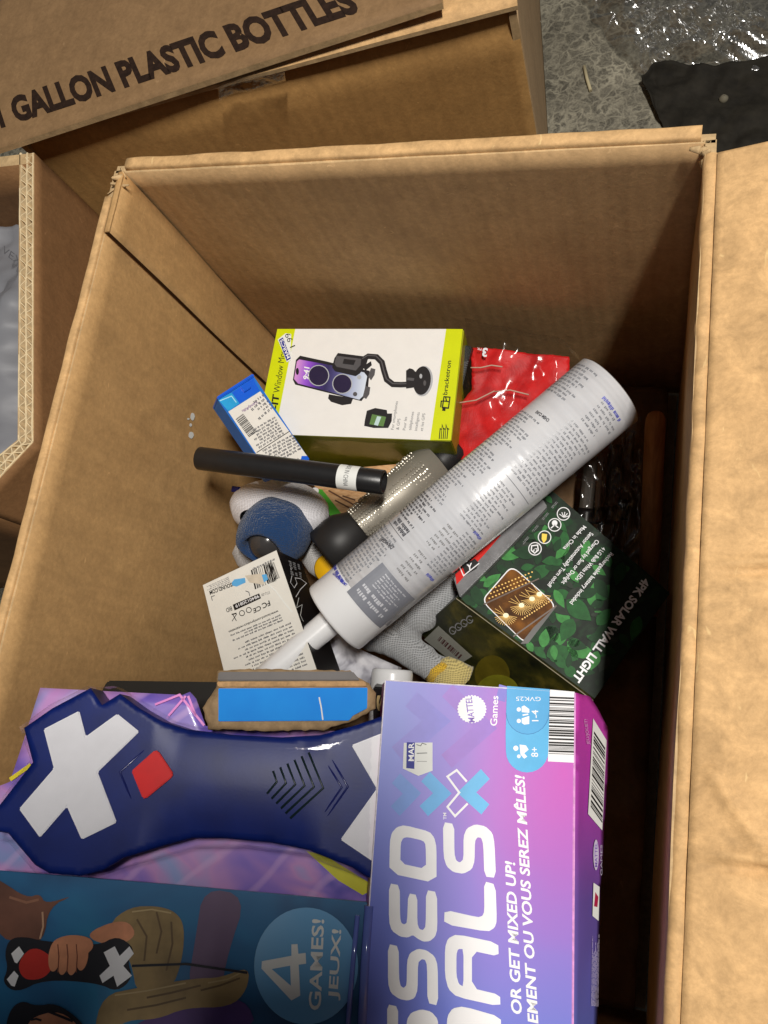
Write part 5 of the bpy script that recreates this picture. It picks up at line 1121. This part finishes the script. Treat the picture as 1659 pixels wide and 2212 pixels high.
SD.words(xh((1395, 1145)), xh((1402, 708)), xh((1440, 1150)), 7, MATS['pale_lilac_ink'], 3, .4, .3, (.03, .1), seed=8)
SD.build('printed_side', gm)
G.prism('worn_edge', [(1238.5, 1497), (1243.5, 1496), (1238.5, 2325), (1234, 2325)], .0009, plain('worn_pink_edge', S(214, 150, 206), .6, mottle=.2, nscale=300), gm, bevel=.0003, top=.0006)

wl_ = plain('worn_white_card', S(222, 216, 222), .7, mottle=.2, nscale=300)
for pts in ([(832, 1468), (1241, 1495.5), (1241, 1497.5), (833, 1470.5)], [(831, 1469), (833.6, 1469), (780.5, 2212), (778, 2212)]): G.prism('worn_edge', pts, .0007, wl_, gm, bevel=.0002, top=.0005)
# backing card of the toy window
B = off(G, -.030)
t = NT('holographic_card_print'); v = t.coord(); n1 = t.noise(16, 3, .5, v, 1.0)
cc = t.ramp(n1, [(.30, S(96, 84, 190)), (.42, S(150, 120, 214)), (.52, S(206, 150, 214)), (.62, S(150, 166, 224)), (.75, S(178, 130, 206))])
wv = t.n('ShaderNodeTexWave', {'Vector': t.coord(rot=(0, 0, .8)), 'Scale': 14.0, 'Distortion': 3.0, 'Detail': 2.0}); t.set(t.b, 'Base Color', t.mix(t.ramp(wv.outputs['Fac'], [(.90, (0, 0, 0, 1)), (1.0, (.35, .35, .35, 1))]), cc, S(236, 190, 240)))
t.b.inputs['Roughness'].default_value = .3; t.b.inputs['Coat Weight'].default_value = .3; holo = t.m
card = [xt(p) for p in ((165, 216), (745, 245), (775, 232), (800, 260), (840, 372), (1560, 400))] + [(840, 2010), (-60, 1960), (-60, 1720), xt((40, 600)), xt((80, 480))]
dome('backing_card', B, card, lambda d, p: .0012 * noise.noise(Vector((p.x * 20, p.y * 20, 0))), .0012, holo, gm, step=.006)
pk = plain('neon_pink_ink', S(236, 130, 216), .35); B.lift = .0001
for l in (((635, 285), (735, 245), (835, 370)), ((770, 250), (800, 330)), ((690, 330), (760, 250))): B.stroke([xt(p) for p in l], 5, pk, 14)
B.stroke(xt((45, 590), (130, 530)), 9, plain('neon_yellow_ink', S(240, 220, 40), .4), 14); B.poly(xt((1250, 880), (1330, 900), (1540, 1030), (1480, 1060), (1380, 1000)), plain('acid_yellow_ink', S(220, 214, 30), .4), 14)
o = B.build('printed_card', gm); o['kind'] = 'stuff'
# torn brown insert with blue strip
I_ = off(G, -.008); torn_k = kraft('torn_board', (0.40, 0.27, 0.145, 1), mott=.35)
ins = [xt(p) for p in ((885, 148), (960, 138), (1200, 140), (1430, 146), (1480, 185), (1510, 200), (1536, 238), (1532, 300), (1440, 352), (1320, 388), (1100, 392), (850, 384), (826, 300), (860, 245), (885, 210))]
dome('torn_insert', I_, ins, lambda d, p: .0008 * noise.noise(Vector((p.x * 120, p.y * 120, 0))) - .0012 * max(0, 1 - d / .003), .02, torn_k, gm, step=.0022, rag=.0004)
I_.lift = .0001
gs = plain('grey_board_print', S(88, 82, 80), .5, mottle=.1); I_.prism('grey_fold', xt((895, 152), (1440, 150), (1470, 186), (890, 188)), .002, gs, gm, bevel=.0005, top=.0022)
I_.prism('board_edge', xt((886, 192), (1488, 190), (1498, 211), (892, 213)), .002, plain('board_edge_tan', S(190, 150, 104), .8, mottle=.25, nscale=300), gm, bevel=.0004, top=.0018)
t = NT('flat_blue_print'); t.set(t.b, 'Base Color', t.ramp(t.noise(40, 3, .5, t.coord()), [(.3, S(4, 136, 234)), (.7, S(10, 148, 242))])); t.b.inputs['Roughness'].default_value = .6; t.b.inputs['Specular IOR Level'].default_value = .2
I_.prism('blue_strip', xt((893, 219), (1500, 216), (1498, 300), (1440, 330), (1425, 350), (893, 353)), .002, t.m, gm, bevel=.0003, top=.0016)
I_.stroke(xt((1303, 255), (1312, 300), (1318, 348)), 3.0, LABELW, 20); I_.build('paper_scratch', gm)
# illustrated panel
A_ = off(G, -.004); A_.lift = .0001
_pl = A_.poly
def soft(pts, mat, layer=1, hole=None):
    pts = [tuple(p) for p in pts]
    for _ in range(2 if hole is None else 0):
        o = []
        for i in range(len(pts)):
            a, b = Vector(pts[i]), Vector(pts[(i + 1) % len(pts)]); o += [tuple(a * .75 + b * .25), tuple(a * .25 + b * .75)]
        pts = o
    _pl(pts, mat, layer, hole)
t = NT('teal_art_print'); v = t.coord(); t.set(t.b, 'Base Color', t.ramp(t.noise(12, 3, .5, v, .6), [(.3, S(8, 60, 106)), (.48, S(16, 100, 150)), (.6, S(24, 120, 164)), (.75, S(56, 70, 124))])); t.b.inputs['Roughness'].default_value = .42; t.b.inputs['Coat Weight'].default_value = .15
art = [xk((-40, 130)), xk((700, 190)), xk((1180, 232)), xk((1500, 262))] + [(772, 2330), (-60, 2330)]
A_.prism('art_panel', art, .0016, t.m, gm, bevel=.0003)
skin = plain('skin_tone_ink', S(200, 134, 98), .42, mottle=.3, nscale=50); skind = plain('dark_skin_ink', S(112, 72, 56), .42, mottle=.35, nscale=34); slv = plain('cream_sleeve_ink', S(150, 126, 82), .42, mottle=.4, nscale=34); mau = plain('mauve_streak_ink', S(104, 84, 112), .42)
ptl = plain('plum_shirt_ink', S(84, 56, 120), .42, mottle=.2, nscale=40); blk2 = plain('print_black', S(20, 20, 30), .42)
soft(xk((830, 200), (1010, 235), (930, 470), (900, 640), (760, 640), (800, 400)), mau, 3)
soft(xk((0, 170), (110, 245), (165, 225), (185, 270), (310, 230), (200, 280), (180, 420), (100, 430), (-20, 400), (-20, 170)), skind, 4)
soft(xk((440, 350), (530, 280), (640, 275), (720, 300), (755, 360), (745, 500), (700, 620), (560, 640), (540, 520), (500, 440)), slv, 4); soft(xk((360, 385), (460, 340), (530, 340), (560, 400), (480, 440), (380, 420)), skin, 5)
soft(xk((420, 640), (560, 610), (800, 570), (900, 570), (1020, 520), (1010, 620), (940, 690), (760, 690), (640, 740), (520, 740), (440, 800), (380, 800)), slv, 5)
soft(xk((20, 470), (40, 410), (100, 400), (180, 420), (400, 440), (480, 395), (555, 450), (520, 500), (545, 570), (480, 628), (400, 590), (180, 575), (70, 632), (10, 590), (35, 530)), blk2, 6)
soft(xk((80, 500), (120, 450), (170, 450), (230, 500), (190, 570), (110, 580), (80, 545)), plain('print_red', S(196, 44, 34), .42), 7)
for l in (((425, 465), (470, 440), (490, 480), (530, 440), (548, 470), (505, 520), (540, 560), (480, 605), (465, 560), (420, 590), (408, 560), (450, 520)), ((48, 470), (80, 440), (100, 470), (72, 510), (62, 505)), ((30, 575), (60, 540), (78, 560), (62, 605), (48, 600))): A_.poly([xk(p) for p in l], WHITE, 7)
for i, (x, y, h) in enumerate(((225, 470, 120), (262, 478, 130), (300, 480, 128), (338, 470, 110))): A_.ellipse(xk((x, y + 10)), 13, h * .28, skin, 8 + i, ang=.12)
soft(xk((210, 420), (280, 390), (370, 400), (390, 440), (350, 480), (240, 470)), skin, 13)
A_.stroke(xk((540, 520), (760, 512), (1010, 548)), 5, blk2, 8)
fold = plain('fold_shade_ink', S(104, 82, 54), .42); lite = plain('fold_light_ink', S(178, 156, 112), .42); fing_ = plain('finger_line_ink', S(120, 66, 48), .42)
for l in (((560, 330), (600, 400), (590, 500)), ((640, 300), (660, 380), (640, 470)), ((700, 340), (705, 430), (680, 540)), ((600, 650), (700, 630), (820, 600)), ((520, 700), (640, 680), (760, 650)), ((820, 620), (900, 600), (980, 570))): A_.stroke([xk(p) for p in l], 4, fold, 6)
for l in (((540, 300), (620, 290), (700, 305)), ((470, 640), (600, 622), (760, 590)), ((850, 590), (930, 575), (1000, 540))): A_.stroke([xk(p) for p in l], 3, lite, 6)
for x in (244, 281, 319): A_.stroke(xk((x - 4, 430), (x, 480), (x - 4, 545)), 2, fing_, 14)
A_.stroke(xk((40, 240), (110, 262), (160, 250)), 5, plain('arm_light_ink', S(150, 104, 80), .42), 6); A_.stroke(xk((175, 300), (178, 360), (165, 410)), 4, plain('arm_edge_ink', S(190, 150, 120), .42), 6)
A_.stroke(xk((130, 740), (150, 735), (172, 742)), 4, blk2, 9); A_.stroke(xk((120, 728), (200, 705), (300, 745)), 5, blk2, 9)
soft(xk((40, 700), (90, 660), (150, 685), (230, 670), (330, 740), (360, 800), (20, 800)), blk2, 6); soft(xk((120, 735), (230, 700), (310, 745), (330, 800), (110, 800)), skin, 7)
soft(xk((500, 800), (620, 720), (820, 690), (1000, 640), (1060, 800)), ptl, 4)
t = NT('sky_disc_print'); v = t.coord(); t.set(t.b, 'Base Color', t.ramp(t.noise(10, 2, .5, v), [(.35, S(96, 160, 208)), (.7, S(150, 190, 220))])); t.b.inputs['Roughness'].default_value = .42
A_.ellipse(xk((1250, 520)), 112, 126, t.m, 9, n=48)
A_.poly(xk((1070, 500), (1190, 478), (1190, 432), (1215, 430), (1218, 470), (1248, 466), (1250, 510), (1220, 514), (1226, 640), (1190, 660), (1068, 530)), LABELW, 11, hole=xk((1110, 532), (1185, 518), (1188, 600)))
A_.text('GAMES!', xk((1308, 700)), xk((1322, 330)), xk((1258, 698)), LABELW, 11, .02); A_.text('JEUX!', xk((1376, 660)), xk((1392, 372)), xk((1338, 656)), LABELW, 11, .02)
A_.build('printed_art', gm)
tube('window_lip', [A_.at((797, 1953), .003), A_.at((788, 2080), .003), A_.at((776, 2325), .003)], .0022, plain('gloss_blue_plastic', S(96, 112, 190), .12, .6, coat=.6), gm, 16)
tube('window_lip', [A_.at((772, 1975), .002), A_.at((762, 2080), .002), A_.at((742, 2325), .002)], .0012, MATS['gloss_blue_plastic'], gm, 12)

# the toy: navy body with white crosses
toy = thing('toy_signal', 'navy plastic handheld toy with white crosses and red diamond button', 'toy', G.at((400, 1750), -.029))
TP = off(G, -.0045)
t = NT('navy_toy_plastic'); v = t.coord(); t.set(t.b, 'Base Color', t.ramp(t.noise(60, 3, .5, v), [(.3, S(10, 30, 98)), (.7, S(14, 38, 116))])); t.b.inputs['Roughness'].default_value = .38; t.b.inputs['Specular IOR Level'].default_value = .25; t.set(t.b, 'Normal', t.bump(t.noise(900, 2, .6, v), .06, .0004)); navy = t.m
outl = [xt(p) for p in ((-60, 760), (0, 690), (132, 520), (95, 380), (210, 300), (368, 216), (415, 285), (488, 240), (570, 300), (660, 352), (760, 385), (950, 408), (1150, 418), (1310, 408), (1450, 370), (1600, 318), (1680, 320), (1720, 420), (1640, 640), (1720, 900), (1600, 1010), (1520, 1000), (1440, 950), (1260, 880), (1100, 850), (900, 832), (780, 832), (640, 870), (500, 912), (420, 962), (330, 985), (200, 975), (140, 940), (30, 810), (-40, 800))]
ua, ub = TP.uv(xt((600, 600))), TP.uv(xt((1330, 620)))
def toyh(d, p):
    r = .0010; e = 0 if d > r else -(.0010 - math.sqrt(max(0, r * r - (r - d) ** 2)) ) * .9
    f = min(1, max(0, (p.x - ua.x) / .012)) * min(1, max(0, (ub.x - p.x) / .012))         # the grip is rounder than the ends
    return e - f * .0022 * max(0, 1 - d / .026) ** 2
dome('toy_body', TP, outl, toyh, .022, navy, toy, step=.0018)
wpl = plain('white_toy_plastic', S(238, 238, 242), .42, .4, mottle=.03)
def inlay(name, pts, mat, h=.0012, par=toy): return TP.prism(name, [xt(p) for p in pts], .0025, mat, par, bevel=.0005, top=h)
inlay('white_cross', [(180, 385), (325, 310), (352, 415), (480, 322), (570, 395), (400, 560), (478, 765), (335, 835), (275, 700), (165, 827), (80, 710), (222, 545)], wpl)
inlay('white_cross', [(1435, 450), (1600, 385), (1625, 520), (1560, 640), (1640, 800), (1560, 950), (1390, 835), (1538, 628)], wpl)
inlay('red_button', [(540, 555), (635, 470), (650, 475), (710, 565), (705, 580), (598, 668), (585, 665)], plain('red_toy_plastic', S(216, 8, 14), .45, .25, mottle=.06), .0022)
for i in range(6):
    f = i / 5; a = (1115 + 145 * f, 555 - 75 * f); b = (1130 + 190 * f, 600 + 25 * f); c = (1090 + 95 * f, 648 + 100 * f)
    TPs = [TP.at(xt(p), .0002) for p in (a, b, c)]; tube('speaker_slot', TPs, .0006, plain('slot_dark_green', S(24, 44, 44), .3, .5), toy, 8)
seam = plain('navy_gloss_ridge', S(26, 36, 104), .2, .6)
for l in (((660, 405), (490, 560), (570, 750)), ((1310, 430), (1420, 620), (1275, 830)), ((1300, 470), (1395, 622), (1275, 800))): tube('seam_ridge', [TP.at(xt(p), h) for p, h in zip(l, (-.0012, .0003, -.0012))], .0006, seam, toy, 8)
# clear blister over the toy
bo = [xt(p) for p in ((-60, 730), (-5, 660), (105, 510), (60, 375), (190, 280), (340, 205), (400, 210), (450, 205), (560, 270), (680, 345), (800, 372), (960, 392), (1150, 402), (1310, 392), (1450, 352), (1548, 318), (1535, 1030), (1440, 985), (1260, 915), (1000, 880), (780, 880), (500, 960), (330, 1015), (130, 985), (10, 850), (-60, 850))]
toyfilm = clear_film('toy_blister_plastic', tint=(.95, .95, .96, 1), gloss=.015, rough=.05, bump=.05, bscale=40, edge=.3)
dome('clear_blister', off(G, -.0025), bo, lambda d, p: -.006 * max(0, 1 - d / .005) ** 2 + .0006 * noise.noise(Vector((p.x * 40, p.y * 40, 3))), .018, toyfilm, gm, step=.0035)
